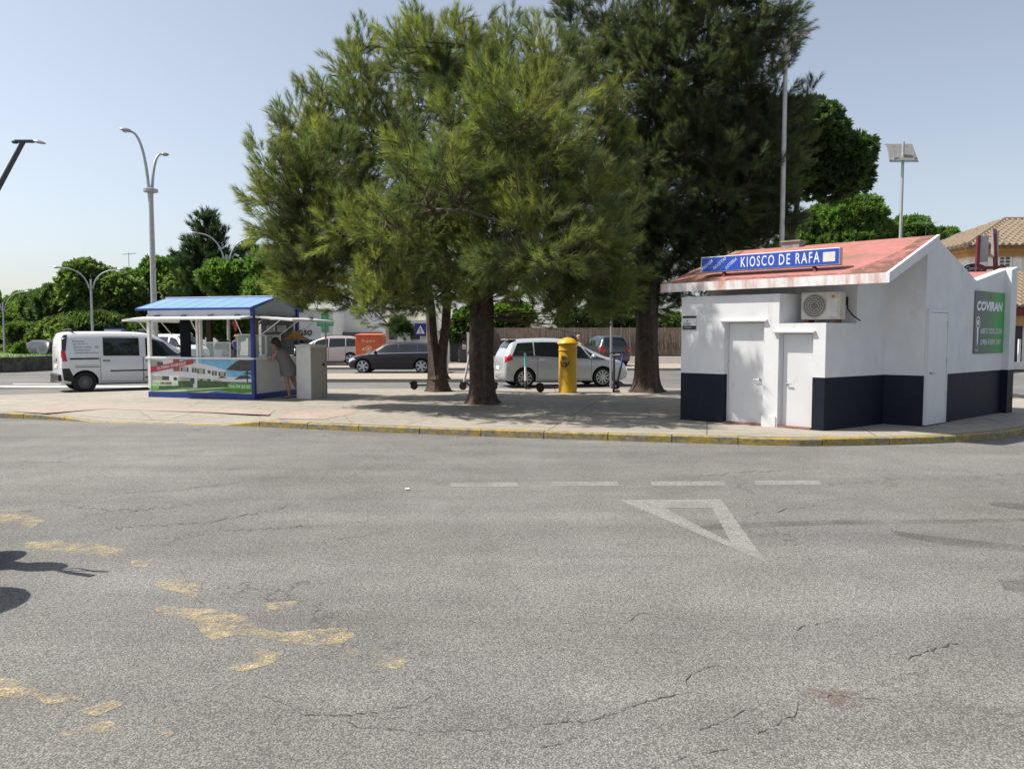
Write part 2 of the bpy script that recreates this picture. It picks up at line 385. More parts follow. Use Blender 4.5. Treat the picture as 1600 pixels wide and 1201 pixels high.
# road markings
for a, c, y in ((705, 808, 757), (863, 965, 755.5), (1018, 1132, 755), (1180, 1281, 754)):
    w = random.uniform(-1, 1); flat('road_marking', [(a-1, y-3), (c, y-3.5+w*.3), (c+2, y+3), (a, y+3.4)], .004, M_wmark)
tri_o = [(968, 781), (1127, 780), (1197, 878)]; tri_i = [(1037, 793), (1113, 793), (1143, 848)]
b = MB(); b.add([G(x, y, .004) for x, y in tri_o+tri_i], [(0, 3, 4, 1), (1, 4, 5, 2), (2, 5, 3, 0)])
struct(b.build('road_marking', M_wmark))
yl = [[(-30, 795), (25, 797), (72, 812), (50, 824), (-30, 812)], [(35, 847), (120, 842), (195, 858), (180, 872), (135, 866), (40, 856)], [(205, 874), (240, 872), (228, 886), (205, 884)],
      [(245, 908), (285, 897), (310, 915), (308, 935), (285, 926), (248, 918)], [(242, 945), (300, 950), (345, 952), (395, 966), (400, 982), (335, 1001), (318, 992), (300, 968), (245, 955)],
      [(380, 975), (440, 988), (500, 982), (540, 980), (557, 992), (535, 1004), (490, 1008), (420, 998), (370, 990)], [(352, 1044), (385, 1030), (405, 1012), (442, 1020), (425, 1036), (380, 1048)],
      [(-30, 1058), (28, 1060), (66, 1078), (30, 1090), (-30, 1084)], [(120, 1110), (180, 1092), (192, 1100), (150, 1118)], [(85, 1150), (120, 1135), (168, 1124), (190, 1135), (150, 1148)], [(240, 1140), (276, 1141), (262, 1151)],
      [(45, 1082), (110, 1080), (130, 1092), (70, 1100)], [(540, 1010), (640, 1030), (620, 1045), (540, 1030)], [(415, 942), (465, 938), (460, 950), (420, 952)]]
for q in yl: flat('road_marking', q, .004, M_ymark)
# cracks and stains of the old surface
M_crack = mat('road_crack', (.055, .052, .048), .95, var=.3)
def crack(pts, w=.012):
    b = MB(); L = []
    for (x0, y0), (x1, y1) in zip(pts, pts[1:]):
        n = max(3, int(math.hypot(x1-x0, y1-y0)/7))
        for i in range(n): L.append((lerp(x0, x1, i/n)+random.gauss(0, 2.2), lerp(y0, y1, i/n)+random.gauss(0, 1.3)))
    L.append(pts[-1]); Q = [G(x, y, .0035) for x, y in L]; vs = []
    for i, p in enumerate(Q):
        t = (Q[min(i+1, len(Q)-1)]-Q[max(i-1, 0)]).normalized(); n = V(-t.y, t.x, 0); ww = .8*w*random.choice((.06, .3, .5, .8, 1.))*random.uniform(.6, 1.)*(.25 if i in (0, len(Q)-1) else 1); vs += [p+n*ww*.5, p-n*ww*.5]
    b.add(vs, [(2*i+1, 2*i+3, 2*i+2, 2*i) for i in range(len(Q)-1)]); return b
random.seed(12); CR = MB()
for pts, w in (([(408, 1085), (450, 1100), (470, 1115), (525, 1116), (600, 1112), (650, 1097), (697, 1074)], .010), ([(525, 1118), (560, 1135), (690, 1142), (800, 1136)], .006), ([(845, 1130), (915, 1125), (965, 1112), (1005, 1095), (1035, 1090), (1085, 1078)], .012), ([(1070, 1066), (1080, 1050), (1122, 1037)], .008), ([(962, 985), (990, 962), (1017, 957)], .010),
        ([(1240, 982), (1275, 974), (1312, 965)], .012), ([(1420, 1027), (1455, 1015), (1497, 1004)], .022), ([(1180, 1147), (1240, 1115), (1250, 1092), (1305, 1085), (1380, 1092)], .010), ([(1090, 1142), (1140, 1122), (1177, 1099)], .009), ([(1050, 1188), (1095, 1175), (1140, 1168)], .008), ([(845, 1168), (880, 1160), (905, 1150)], .008),
        ([(130, 806), (190, 800), (260, 792), (300, 788)], .014), ([(150, 828), (240, 820), (330, 815), (420, 797), (470, 788)], .018), ([(200, 843), (290, 838), (350, 828), (500, 822)], .016), ([(380, 830), (450, 823), (560, 815), (620, 800)], .015), ([(60, 770), (150, 772), (260, 766), (380, 752)], .016), ([(280, 880), (300, 925), (320, 945)], .007), ([(500, 845), (560, 838), (600, 829)], .010), ([(1120, 812), (1200, 800), (1290, 788)], .016), ([(1090, 744), (1150, 737), (1250, 735)], .02)):
    c = crack(pts, w); CR.add(c.v, c.f)
struct(CR.build('road', M_crack))
M_stain = paint('tyre_stain', (.085, .082, .075), .30, .62, 3, .62, 1.2, .25, .5); M_soil = paint('gravel_soil', (.17, .11, .085), .42, .62, 12, .8, 2.5, .35, .5)
for q in ([(1090, 822), (1130, 816), (1300, 812), (1500, 811), (1720, 806), (1720, 812), (1500, 817), (1300, 819), (1130, 826), (1100, 829)], [(1390, 827), (1470, 838), (1600, 852), (1700, 860), (1700, 868), (1600, 862), (1480, 851), (1400, 836)], [(1540, 782), (1600, 786), (1700, 790), (1700, 798), (1600, 797), (1550, 790)], [(1560, 905), (1640, 905), (1640, 925), (1570, 922)]): flat('road', q, .0025, M_stain)
flat('road', [(1235, 1088), (1262, 1073), (1330, 1078), (1375, 1096), (1362, 1112), (1300, 1104)], .003, M_soil)
flat('road_marking', [(-60, 694), (160, 697), (160, 699), (-60, 697)], .004, M_wmark2)
flat('road_marking', [(-60, 703), (420, 711), (420, 713), (-60, 705.5)], .004, M_wmark2)
flat('road_marking', [(0, 602.2), (300, 603), (300, 605), (-20, 604.4)], .004, mat('far_white_line', (.55, .54, .52), .8, var=.15, scale=4))
flat('road_marking', [(20, 599.2), (95, 599.8), (95, 600.6), (20, 600.1)], .004, MATS['far_white_line'])
# grass island at the far left: a stone wall round it, lawn on top
GI = [(-60, 33.), (-27, 33.6), (-23.5, 36.), (-22.6, 39.5), (-24.5, 43), (-60, 44)]
b = MB()
cw = [V(*p, 0) for p in GI]
for p, q in zip(cw, cw[1:]):
    L = (q-p).length; t = (q-p)/L; n = V(t.y, -t.x, 0); c = 0
    while c < L-.05:
        e = min(L, c+random.uniform(.5, .9)); b.obox(p+t*(c+.008), t*(e-c-.016), -n*.35, V(0, 0, .72+random.uniform(-.02, .02))); c = e
tag(b.build('low_wall', mat('old_stone', (.085, .08, .07), .95, var=.5, scale=3, bump=.8, bscale=12)), 'low dark stone wall edging the raised lawn behind the white delivery van', 'wall')
ce = V(-42, 38.5, 0)
gi = [p+(ce-p).normalized()*.3 for p in cw]
b = MB(); n = len(gi); b.add([(p.x, p.y, .66) for p in gi]+[(lerp(p.x, ce.x, .45), lerp(p.y, ce.y, .6), 1.02) for p in gi]+[(ce.x, ce.y, 1.15)], [(i, (i+1) % n, n+(i+1) % n, n+i) for i in range(n)]+[(n+i, n+(i+1) % n, 2*n) for i in range(n)], 0, True)
M_lawn = mat('lawn', (.10, .19, .03), .9, var=.3, scale=2.5)
struct(b.build('lawn_ground', M_lawn))
bl = MB()
for i in range(9000):
    u, v = random.random()**.6, random.random(); k = int(v*(n-1)); p = gi[k].lerp(gi[k+1], v*(n-1)-k).lerp(ce, 1-u)
    z = .66+.42*(1-u)*1.2; h = random.uniform(.05, .11); a = random.random()*6.28; w = .03
    bl.add([(p.x-w*math.cos(a), p.y-w*math.sin(a), z-.03), (p.x+w*math.cos(a), p.y+w*math.sin(a), z-.03), (p.x+random.uniform(-.05, .05), p.y+random.uniform(-.05, .05), z+h)], [(0, 1, 2)])
o = bl.build('grass', M_lawn); tag(o, 'bright mown grass on the raised island behind the white van', 'grass'); o['kind'] = 'stuff'
# ================================================================== the white kiosk
f_ = V(.744, -.668, 0); g_ = V(.668, .744, 0); w_ = V(.769, .639, 0); nw = V(.639, -.769, 0)
A = V(3.2, 14.54, 0); B = V(5.2, 12.75, 0); C = V(6.69, 13.79, 0); D0 = V(7.19, 13.4, 0); S = B.lerp(C, .494); SL = S-f_*2.75; FF = D0+w_*4.06
KL = V(5.2, 12.75, .12)
kiosk = thing('kiosk', 'white and navy rendered kiosk with a red sloping roof and several plain white doors', 'kiosk', KL)
def kb(mb, name, mats, parent=kiosk, **k): return mb.build(name, mats, parent, off=KL, **k)
def at(u): return A.lerp(B, u)
bkv = S-B; bn = bkv.normalized()
b = MB()
def ann(u0, u1, z0, z1, mi, d0=0.):
    a, c = at(u0), at(u1); b.prism([a+bn*d0, c+bn*d0, c+bkv, a+bkv], z0, z1, mi)
ann(0, .325, .10, 1.01, 1); ann(0, .325, 1.01, 2.43, 0)
ann(.325, .604, 1.955, 2.43, 0); ann(.325, .604, .10, 1.955, 0, .16)
ann(.604, .703, .10, 2.43, 0)
ann(.703, .924, 1.76, 1.92, 0); ann(.703, .924, .10, 1.76, 0, .16)
ann(.924, 1, .10, 1.01, 1); ann(.924, 1, 1.01, 1.92, 0)
p0, p1 = at(.600), at(.694); b.prism([p0-bn*.018, p1-bn*.018, p1+bn*.05, p0+bn*.05], .10, .30, 0)
# main block
FB = FF-nw*4.2; SB = SL+g_*4.6
foot = [SL, S, C, D0, FF, FB, SB]
b.prism(foot, .10, 1.01, 1); b.prism(foot, 1.01, 2.5, 0)
RE = V(5.85, 12.07, 0); slope = .425
def rz_(p): d = (p-RE).dot(g_); return 2.53+slope*d
def wallslab(p, q, inn, th=.15):
    inn = inn.normalized()*th; b.prism([p, q, q+inn, p+inn], 2.5, [rz_(p)-.01, rz_(q)-.01, rz_(q+inn)-.01, rz_(p+inn)-.01], 0)
wallslab(SL, S, g_); wallslab(S, C, V(-.57, .82, 0)); wallslab(C, D0+f_*-.05, g_*1)
def gp(s, z): p = D0+w_*s; return V(p.x, p.y, z)
prof = [(0, 2.5), (0, 3.26), (.33, 3.44), (2.24, 2.76), (4.06, 3.11), (4.06, 2.5)]
b.plate([gp(s, z) for s, z in prof], -nw, .2, 0)
# end pillar
q0, q1 = D0+w_*3.75, D0+w_*4.08
b.prism([q0+nw*.12, q1+nw*.12, q1-nw*.02, q0-nw*.02], .10, 1.012, 1); b.prism([q0+nw*.12, q1+nw*.12, q1-nw*.02, q0-nw*.02], 1.012, [3.04, 3.118, 3.118, 3.04], 0)
kb(b, 'wall', [M_white, M_navy])
# white blotchy roof, red paint faded and mossy
def redroof():
    m, t = newmat('red_roof_paint', .8)
    n = t.noise(1.1, 6, .7); n2 = t.noise(7, 5, .7); n3 = t.noise(30, 3)
    c = t.mix(t.rng(n2, .3, .7), (.33, .115, .10), (.41, .165, .145))
    c = t.mix(t.rng(n, .46, .68, 0, .8), c, (.19, .125, .085))
    c = t.mix(t.rng(t.noise(2.2, 6, .8, t.map((1, 1, 1), loc=(7, 3, 1))), .62, .74, 0, .6), c, (.10, .075, .05))
    t.base(c); t.bump(n3, .4, .01); return m
M_roof = redroof()
M_fascia = mat('fascia_white', (.72, .72, .72), .7, var=.05, scale=3, dirt=((.50, .25, .20), .44, .68, 2.0, (2.2, 2.2, .5)))
ER, EL = V(5.85, 12.07, 2.68), V(2.87, 14.75, 2.68); RR = V(7.47, 13.64, 3.47); RL = V(4.66, 16.17, 3.47)
b = MB(); up = (ER-EL).cross(RL-EL).normalized(); up = up if up.z > 0 else -up
fs = V(0, 0, .006)
b.plate([EL, ER, RR, RL], -up, .035, 0)
b.plate([x-up*.035 for x in (EL+f_*.02, ER-f_*.02, RR-f_*.02, RL+f_*.02)], -up, .06, 1)
v0 = D0+w_*2.24-nw*.2; v0 = V(v0.x, v0.y, 2.75); rg = RR-nw*.1+V(0, 0, -.015); e0 = FF-nw*.2; e0 = V(e0.x, e0.y, 3.06)
bk4 = -f_*3.9
up2 = V(0, 0, -1)
b.plate([rg, v0, v0+bk4, rg+bk4*.72], up2, .05, 0); b.plate([v0+V(0, 0, .012), e0, e0+bk4, v0+bk4+V(0, 0, .012)], up2, .05, 0)
kb(b, 'roof', [M_roof, M_white])
b = MB(); o_ = EL-g_*.035-f_*.02+V(0, 0, -.15); b.obox(o_, (ER-EL)+f_*.02, g_*.06, V(0, 0, .158), 0)
kb(b, 'fascia', M_fascia)
b = MB(); b.plate([ER+V(0, 0, .008)-g_*.035, RR+V(0, 0, .008), RR+V(0, 0, -.17), ER+V(0, 0, -.15)-g_*.035], f_, .05, 0)
kb(b, 'rake_trim', M_white)
M_moss = paint('roof_moss', (.13, .088, .055), .36, .56, 4, .9, 2., .28, .5)
b = MB(); rp = lambda s, t: EL.lerp(ER, s).lerp(RL.lerp(RR, s), t)+up*.004
for q in ([(0.004, .02), (.30, .02), (.20, .25), (.12, .6), (.06, .98), (.004, .98)], [(.80, .02), (.995, .02), (.995, .98), (.94, .98), (.93, .6), (.88, .25)], [(.3, .02), (.8, .02), (.8, .07), (.3, .09)]): b.add([rp(s, t) for s, t in q], [tuple(range(len(q)))])
kb(b, 'moss', M_moss)
# doors
def door(p, q, z0, z1, out, hs, hz, m=M_doorw, frame=.045, hinge=0):
    t = (q-p).normalized(); n = out.normalized()
    b = MB(); b.obox(p+V(0, 0, z0), q-p, n*.05, V(0, 0, z1-z0)); d = kb(b, 'door', m, bevel=.004)
    fr = MB()
    for o2, ax, hh in ((p-t*frame, t*(frame-.006), z1-z0+frame), (q+t*.006, t*(frame-.006), z1-z0+frame)): fr.obox(o2+V(0, 0, z0)+n*-.02, ax, n*.075, V(0, 0, hh))
    fr.obox(p-t*.004+V(0, 0, z1+.006)-n*.02, (q-p)+t*.008, n*.075, V(0, 0, frame-.006))
    for hz_ in (.25, .55, .88):
        hp = (p if hinge else q)+V(0, 0, lerp(z0, z1, hz_)); fr.tube([hp+n*.06, hp+n*.06+V(0, 0, .09)], .012, 6)
    kb(fr, 'frame', m, d)
    h = MB(); c = p.lerp(q, hs)+n*.05+V(0, 0, hz)
    h.tube([c, c+n*.035, c+n*.035+t*.1*(1 if hs < .5 else -1)], .01, 6, 0); h.tube([c-n*.002, c+n*.008], .026, 10)
    kb(h, 'handle', M_grey, d)
    return d
ob = -bn
for u0, u1, z1, hs, hz in ((.335, .595, 1.93, .86, .93), (.712, .915, 1.735, .13, .88)):
    door(at(u0)+bn*.15, at(u1)+bn*.15, .15, z1, ob, hs, hz, frame=.03, hinge=1 if hs > .5 else 0)
for u0, u1, z in ((.30, .628, 1.955), (.672, .94, 1.755)): b = MB(); b.obox(at(u0)-bn*.05+V(0, 0, z), at(u1)-at(u0), bn*.048, V(0, 0, .035)); kb(b, 'lintel', M_white, bevel=.006)
for u0, u1 in ((.33, .60), (.71, .92)): b = MB(); b.obox(at(u0)-bn*.02+V(0, 0, .12), at(u1)-at(u0), bn*.17, V(0, 0, .03)); kb(b, 'threshold', mat('brick_sill', (.20, .10, .07), .9, var=.3, scale=8))
door(D0+w_*.07+nw*.004, D0+w_*.82+nw*.004, .14, 2.11, nw, .1, 1.05, frame=.05)
# small notice beside the doors
nb = MB(); a, c = at(.012), at(.118); nb.obox(a-bn*.012+V(0, 0, 1.82), c-a, bn*.012, V(0, 0, .26))
nt_ = kb(nb, 'notice', mat('notice_white', (.6, .6, .6), .4, var=.05)); ft = (c-a).normalized(); nn = -bn
nb = MB()
for z, h in ((2.035, .04), (1.82, .075)): nb.obox(a-bn*.0145+V(0, 0, z), c-a, bn*.002, V(0, 0, h))
nb.obox(a-bn*.0145+V(0, 0, 1.97)+ft*.08, ft*.03, bn*.002, V(0, 0, .02)); kb(nb, 'band', M_black, nt_)
text('HORARIO', a+ft*.02+V(0, 0, 1.915)-KL, ft, V(0, 0, 1), .032, M_black, nt_, width=.165, depth=.018)
text('CERRADO', a+ft*.03+V(0, 0, 1.845)-KL, ft, V(0, 0, 1), .03, mat('notice_white', (.6, .6, .6)), nt_, width=.15, depth=.0175)
# eave lamp and wires
b = MB(); c = at(.12)+bn*.3+V(0, 0, 2.50); b.ball(c, (.045, .045, .06), 10); kb(b, 'eave_lamp', mat('opal', (.8, .8, .78), .3, var=0))
b = MB(); c = S-f_*.18-g_*.02+V(0, 0, 2.32)
b.tube([c, c-g_*.02+V(.02, 0, -.06), c-f_*.08+V(0, 0, -.16)-g_*.05, c-f_*.2+V(0, 0, -.19)-g_*.1], .014, 6); b.tube([c+f_*.02, c+f_*.04-g_*.03+V(0, 0, -.15), c+f_*.14-g_*.05+V(0, 0, -.27), c+f_*.26-g_*.05+V(0, 0, -.36)], .012, 6)
b.box(c+V(0, 0, .02), (.06, .05, .08), -.73)
kb(b, 'cable', M_black)
# vent box on the ridge
b = MB(); c = RL.lerp(RR, .32); b.box(c+V(0, 0, .02), (.35, .22, .12), math.atan2(f_.y, f_.x)); b.box(c+V(0, 0, .095), (.40, .27, .03), math.atan2(f_.y, f_.x)); kb(b, 'ridge_vent', M_kerbgrey)
# air conditioner outside unit
ac0 = A+bn*.34+(B-A)*.765
ACL = V(ac0.x, ac0.y, 1.92); ac = thing('air_conditioner', 'cream outdoor air conditioning unit standing on the lower annexe roof under the eave', 'air conditioner', ACL)
M_ac = mat('ac_cream', (.55, .52, .46), .5, var=.06, dirt=((.32, .17, .11), .55, .8, 3, (1, 1, .5)))
W_, H_, D_ = .66, .47, .27
b = MB(); b.obox(V(0, 0, .06), f_*W_, g_*D_, V(0, 0, H_)); b.build('casing', M_ac, ac, bevel=.012)
b = MB(); n = 26; cx = f_*(.23)+V(0, 0, .06+H_*.5)-g_*.004
for r in (.07, .11, .15, .19): b.tube([cx+(f_*math.cos(2*math.pi*i/n)+V(0, 0, 1)*math.sin(2*math.pi*i/n))*r for i in range(n+1)], .0045, 5)
for i in range(13): z = -.19+.38*i/12; x = math.sqrt(max(0, .2**2-z*z)); b.tube([cx-f_*x+V(0, 0, z), cx+f_*x+V(0, 0, z)], .0035, 4)
b.build('fan_grille', M_ac, ac)
b = MB(); b.plate([cx+(f_*math.cos(2*math.pi*i/n)+V(0, 0, 1)*math.sin(2*math.pi*i/n))*.2+g_*.001 for i in range(n)], -g_, .003); fan = b.build('fan_opening', mat('ac_dark', (.10, .095, .085), .7), ac)
b = MB()
for i in range(9): b.obox(f_*.46+V(0, 0, .12+i*.033)-g_*.008, f_*.16, g_*.006, V(0, 0, .024))
b.obox(f_*.445+V(0, 0, .07), f_*.006, -g_*.004, V(0, 0, H_-.02)); b.build('louvre', mat('ac_panel', (.64, .63, .6), .5), ac)
b = MB(); cc = f_*.54+V(0, 0, .45)-g_*.004; b.plate([cc+(f_*math.cos(a*.63)+V(0, 0, 1)*math.sin(a*.63))*.022 for a in range(10)], -g_, .003); b.build('badge', mat('badge_red', (.5, .06, .05), .4), ac)
b = MB()
for u in (.06, .52): b = MB(); b.obox(f_*u-g_*.02, f_*.07, g_*(D_+.04), V(0, 0, .06)); b.build('foot', mat('rusty_foot', (.16, .06, .05), .8), ac)
# roof sign
u0 = EL-f_*0+g_*.3; sL = RE-f_*(4.01-.646)+g_*.3; SGL = V(sL.x, sL.y, 2.885)
sg = thing('roof_sign', 'long blue lightbox sign with white lettering standing on the edge of the red roof', 'sign', SGL)
SW, SH = 2.54, .285; zu = V(0, 0, 1)
b = MB(); b.obox(V(0, 0, 0), f_*SW, g_*.14, zu*SH); b.build('casing', mat('sign_alu', (.40, .42, .44), .4, .5), sg, bevel=.006)
b = MB(); b.obox(f_*.018+zu*.016-g_*.003, f_*(SW-.036), g_*.003, zu*(SH-.032)); b.build('panel', mat('sign_blue', (.018, .07, .42), .3, var=.1, scale=1.2), sg)
M_lett = mat('sign_white', (.72, .74, .78), .4, var=0)
text('KIOSCO', f_*.80+zu*.055, f_, zu, .185, M_lett, sg, width=.62, depth=.006, bold=.012, space=1.28); text('DE', f_*1.505+zu*.055, f_, zu, .185, M_lett, sg, width=.2, depth=.006, bold=.012, space=1.28); text('RAFA', f_*1.80+zu*.055, f_, zu, .185, M_lett, sg, width=.41, depth=.006, bold=.012, space=1.28)
sl = (f_*.72+zu*.69)
for s, x in (('PRENSA', .045), ('REVISTAS', .275), ('LOTERIA', .52)): text(s, f_*x+zu*.035, f_*.80+zu*.62, -f_*.30+zu*.95, .062, M_lett, sg, width=.26 if s != 'REVISTAS' else .30, depth=.006, name='lettering')
b = MB(); b.obox(f_*2.265+zu*.06-g_*.006, f_*.20, g_*.002, zu*.16); b.build('sticker', mat('sticker', (.66, .68, .62), .4), sg)
b = MB()
for x in (.42, 2.08):
    b = MB()
    for d in (0, .34): b.tube([f_*x+g_*.07+zu*.0, f_*(x+.1)+g_*(d-.05)+zu*(-.02-.20+.40*(d+.2)*.5)], .02, 6)
    b.build('bracket', mat('bracket_red', (.16, .05, .04), .6), sg)
# banner on the gable wall
q = D0+w_*2.17+nw*.012; BL = V(q.x, q.y, 1.36); bn_ = thing('wall_banner', 'grey and green printed banner with white lettering hanging on the gable wall', 'banner', BL)
def banmat():
    m, t = newmat('banner_print', .45)
    sx = t.n('ShaderNodeSeparateXYZ', ins={0: t.tc}).outputs[0]
    r = t.n('ShaderNodeValToRGB', ins={'Fac': t.rng(sx, 0, 1.2, 0, 1)}); e = r.color_ramp.elements
    e[0].position = .15; e[0].color = (.075, .085, .09, 1); e[1].position = .85; e[1].color = (.04, .32, .05, 1)
    x = e.new(.5); x.color = (.05, .17, .075, 1); t.base(r.outputs['Color']); return m
BW, BH = 1.56, 1.21
b = MB(); b.plate([V(0, 0, 0), w_*BW, w_*BW+zu*BH, zu*BH], nw, .006); b.build('print', banmat(), bn_)
text('COVIRAN', w_*.08+zu*.83, w_, zu, .19, M_lett, bn_, width=1.36, depth=.010, shear=.12, bold=.05)
text('ABIERTO TODOS LOS DIAS', w_*.30+zu*.385, w_, zu, .105, M_lett, bn_, width=1.16, depth=.010, bold=.01); text('OPEN EVERY DAY', w_*.32+zu*.17, w_, zu, .105, M_lett, bn_, width=1.10, depth=.010, bold=.01); text('web', w_*.06+zu*.05, w_, zu, .05, M_lett, bn_, width=.16, depth=.010)
b = MB(); n = 20; c = w_*.17+zu*.60+nw*.009
for r0, r1 in ((.125, .095), (.055, .0)):
    v = [c+(w_*math.cos(2*math.pi*i/n)*.85+zu*math.sin(2*math.pi*i/n))*r for r in (r0, r1) for i in range(n)]; b.add(v, [(i, (i+1) % n, n+(i+1) % n, n+i) for i in range(n)])
b.add([c+w_*-.05-zu*.12, c+w_*.04-zu*.12, c+w_*.02-zu*.40, c+w_*-.01-zu*.47, c-w_*.03-zu*.40], [(0, 4, 3, 2, 1)])
b.build('emblem', M_lett, bn_)
b = MB(); o2 = w_*.72+zu*1.08+nw*.009; b.add([o2, o2+w_*.1, o2+w_*.05+zu*.07], [(0, 1, 2)]); b.build('motif', mat('motif_red', (.28, .05, .03)), bn_)
# rooftop frame sign seen from behind, and arched sign
q = P(1541, 421, 16.6); RSL = V(q.x, q.y, q.z); rs = thing('roof_billboard', 'grey boxed sign panels on two dark red posts on the kiosk roof', 'sign', RSL)
M_dred = mat('dark_red_steel', (.13, .022, .028), .6, var=.2)
for x, x2 in ((-.20, -.16), (.22, .02)):
    b = MB(); b.tube([V(x, 0, -.25), V(x2 if x < 0 else x-.05, .05, .72 if x < 0 else .86)], .045, 4, sm=False); b.build('post', M_dred, rs)
b = MB(); b.obox(V(-.32, -.2, -.02), V(.62, 0, .03), V(0, .08, 0), V(0, 0, .06)); b.build('base_rail', M_dred, rs)
b = MB(); b.obox(V(-.14, .1, .16), V(.22, -.02, .02), V(0, .06, 0), V(0, 0, .56)); b.build('panel', mat('panel_grey', (.30, .31, .33), .5), rs, bevel=.006); b = MB(); b.obox(V(.12, .06, .26), V(.22, .22, 0), V(.05, -.05, 0), V(0, 0, .58)); b.build('panel', mat('panel_grey', (.30, .31, .33), .5), rs, bevel=.006)
q = P(1522, 421, 17.4); ASL = V(q.x, q.y, q.z-.05); asn = thing('arched_sign', 'small black arched sign with pale script lettering behind the roof billboard', 'sign', ASL)
b = MB(); n = 16; b.plate([V(-.28, 0, 0)]+[V(-.28*math.cos(math.pi*i/n), 0, .08+.13*math.sin(math.pi*i/n)) for i in range(n+1)]+[V(.28, 0, 0)], V(0, 1, 0), .03); b.build('panel', M_black, asn)
b = MB(); b.tube([V(-.26*math.cos(math.pi*i/n), -.008, .08+.11*math.sin(math.pi*i/n)) for i in range(n+1)], .008, 5); b.build('border', M_lett, asn)
text('Corande', V(-.19, -.004, .035), V(1, 0, 0), zu, .09, M_lett, asn, width=.38, depth=.005, shear=.2)
for x in (-.2, .2): b = MB(); b.tube([V(x, .02, .02), V(x, .02, -.6)], .015, 6); b.build('leg', M_dark, asn)
# ================================================================== the sweet stall
X, Y_, Z = V(1, 0, 0), V(0, 1, 0), V(0, 0, 1)
SO = G(232, 620, .12); S2 = G(398, 624.5, .12); SW = (S2-SO).length; srz = math.atan2(S2.y-SO.y, S2.x-SO.x); SD = 2.05
stall = thing('market_stall', 'white and blue sales stall with blue gabled roof, raised white flaps and housing advert', 'stall', SO, srz)
M_sblue = mat('stall_blue', (.012, .035, .21), .5, var=.15, scale=3); M_rblue = mat('roof_blue', (.15, .28, .57), .5, var=.06, scale=2)
M_spanel = mat('stall_panel', (.58, .58, .585), .5, var=.04, dirt=((.42, .41, .4), .6, .85, 2, (1, 1, 1)))
b = MB(); b.box((SW/2, .04, .07), (SW, .08, .14)); b.box((SW-.04, SD/2, .07), (.08, SD-.17, .14)); b.box((.04, SD/2, .07), (.08, SD-.17, .14)); b.box((SW/2, SD-.04, .07), (SW, .08, .14)); b.build('plinth', M_sblue, stall)
b = MB(); b.box((SW/2, .05, .57), (SW-.06, .06, .859)); b.box((SW-.05, SD/2, .57), (.06, SD-.17, .859)); b.box((.05, SD/2, .57), (.06, SD-.17, .859)); b.box((SW/2, SD-.05, .57), (SW-.06, .06, .859)); b.build('side_panel', M_spanel, stall)
b = MB(); b.box((SW/2, .16, 1.02), (SW+.04, .42, .04)); b.box((SW-.17, SD/2+.17, 1.02), (.42, SD-.5, .04)); b.box((.17, SD/2+.17, 1.02), (.42, SD-.5, .04)); b.build('counter', M_wpaint, stall, bevel=.008)
for (x, y, w, m) in ((.05, .04, .08, M_wpaint), (SW*.475, .05, .06, M_wpaint), (SW*.50, .05, .04, M_wpaint), (SW-.03, .03, .09, M_sblue), (SW-.03, SD-.04, .09, M_sblue), (.05, SD-.04, .08, M_wpaint)):
    b = MB(); b.box((x, y-.002 if y < .1 else y+.002, 1.18), (w, w, 2.22 if m is M_sblue else 1.9)); b.build('post', m, stall, bevel=.004)
b = MB(); b.box((SW/2-.02, .045, 2.15), (SW-.10, .05, .22)); b.build('header', mat('header_white', (.60, .61, .64), .5, var=.04), stall)
M_gab = mat('gable_grey', (.26, .28, .33), .5, var=.05)
for x in (.03, SW-.06): b = MB(); b.plate([V(x, .09, 2.03), V(x, SD-.09, 2.03), V(x, SD-.09, 2.25), V(x, SD/2, 2.54), V(x, .09, 2.25)], X, .03); b.build('gable', M_gab, stall)
RX0, RX1, EY, EZ, RZ = -.24, SW+.02, -.1, 2.26, 2.57
b = MB()
for s in (0, 1):
    y0, y1 = (EY, SD/2) if s == 0 else (SD-EY, SD/2)
    b.plate([V(RX0, y0, EZ), V(RX1, y0, EZ), V(RX1, y1, RZ), V(RX0+.02, y1, RZ)], V(0, 0, 1), .03)
for i in range(1, 8): x = lerp(RX0, RX1, i/8); b.obox(V(x, EY, EZ+.03), V(.012, 0, 0), V(0, SD/2-EY, RZ-EZ), V(0, 0, .004))
b.build('roof', M_rblue, stall)
b = MB(); b.box(((RX0+RX1)/2, EY-.012, EZ+.0), (RX1-RX0, .02, .05)); b.box(((RX0+RX1)/2, SD-EY+.012, EZ), (RX1-RX0, .02, .05)); b.tube([V(RX0, SD/2, RZ+.035), V(RX1, SD/2, RZ+.035)], .025, 6)
for x in (RX0-.012, RX1-.008):
    for y in (EY, SD-EY): b.obox(V(x, y, EZ-.02), V(.02, 0, 0), V(0, SD/2-y, RZ-EZ), V(0, 0, .06))
b.build('roof_trim', M_sblue, stall)
def flap(o, ax, outv, drop, nm='awning_flap'):
    b = MB(); b.obox(o, ax, outv+V(0, 0, -drop), V(0, 0, .05)); fl = b.build(nm, M_wpaint, stall, bevel=.006)
    L = ax.length; t = ax/L
    for u in (.10, .5, .9): b = MB(); p = o+t*L*u; b.tube([p+V(0, 0, -.42)+outv*.02, p+outv*.55+V(0, 0, -drop*.55)], .013, 6); b.build('strut', M_wpaint, fl)
    for u in (.12, .37, .62, .86): b = MB(); b.box(o+t*L*u+V(0, 0, .06), (.13, .06, .04), 0 if abs(t.x) > .5 else R_(90)); b.build('hinge', M_dark, fl)
flap(V(-.02, -.03, 2.03), V(SW+.04, 0, 0), V(0, -.50, 0), .05); flap(V(SW+.06, .0, 2.03), V(0, SD, 0), V(1.05, 0, 0), .09); flap(V(-.06, .0, 2.03), V(0, SD, 0), V(-.72, 0, 0), .07)
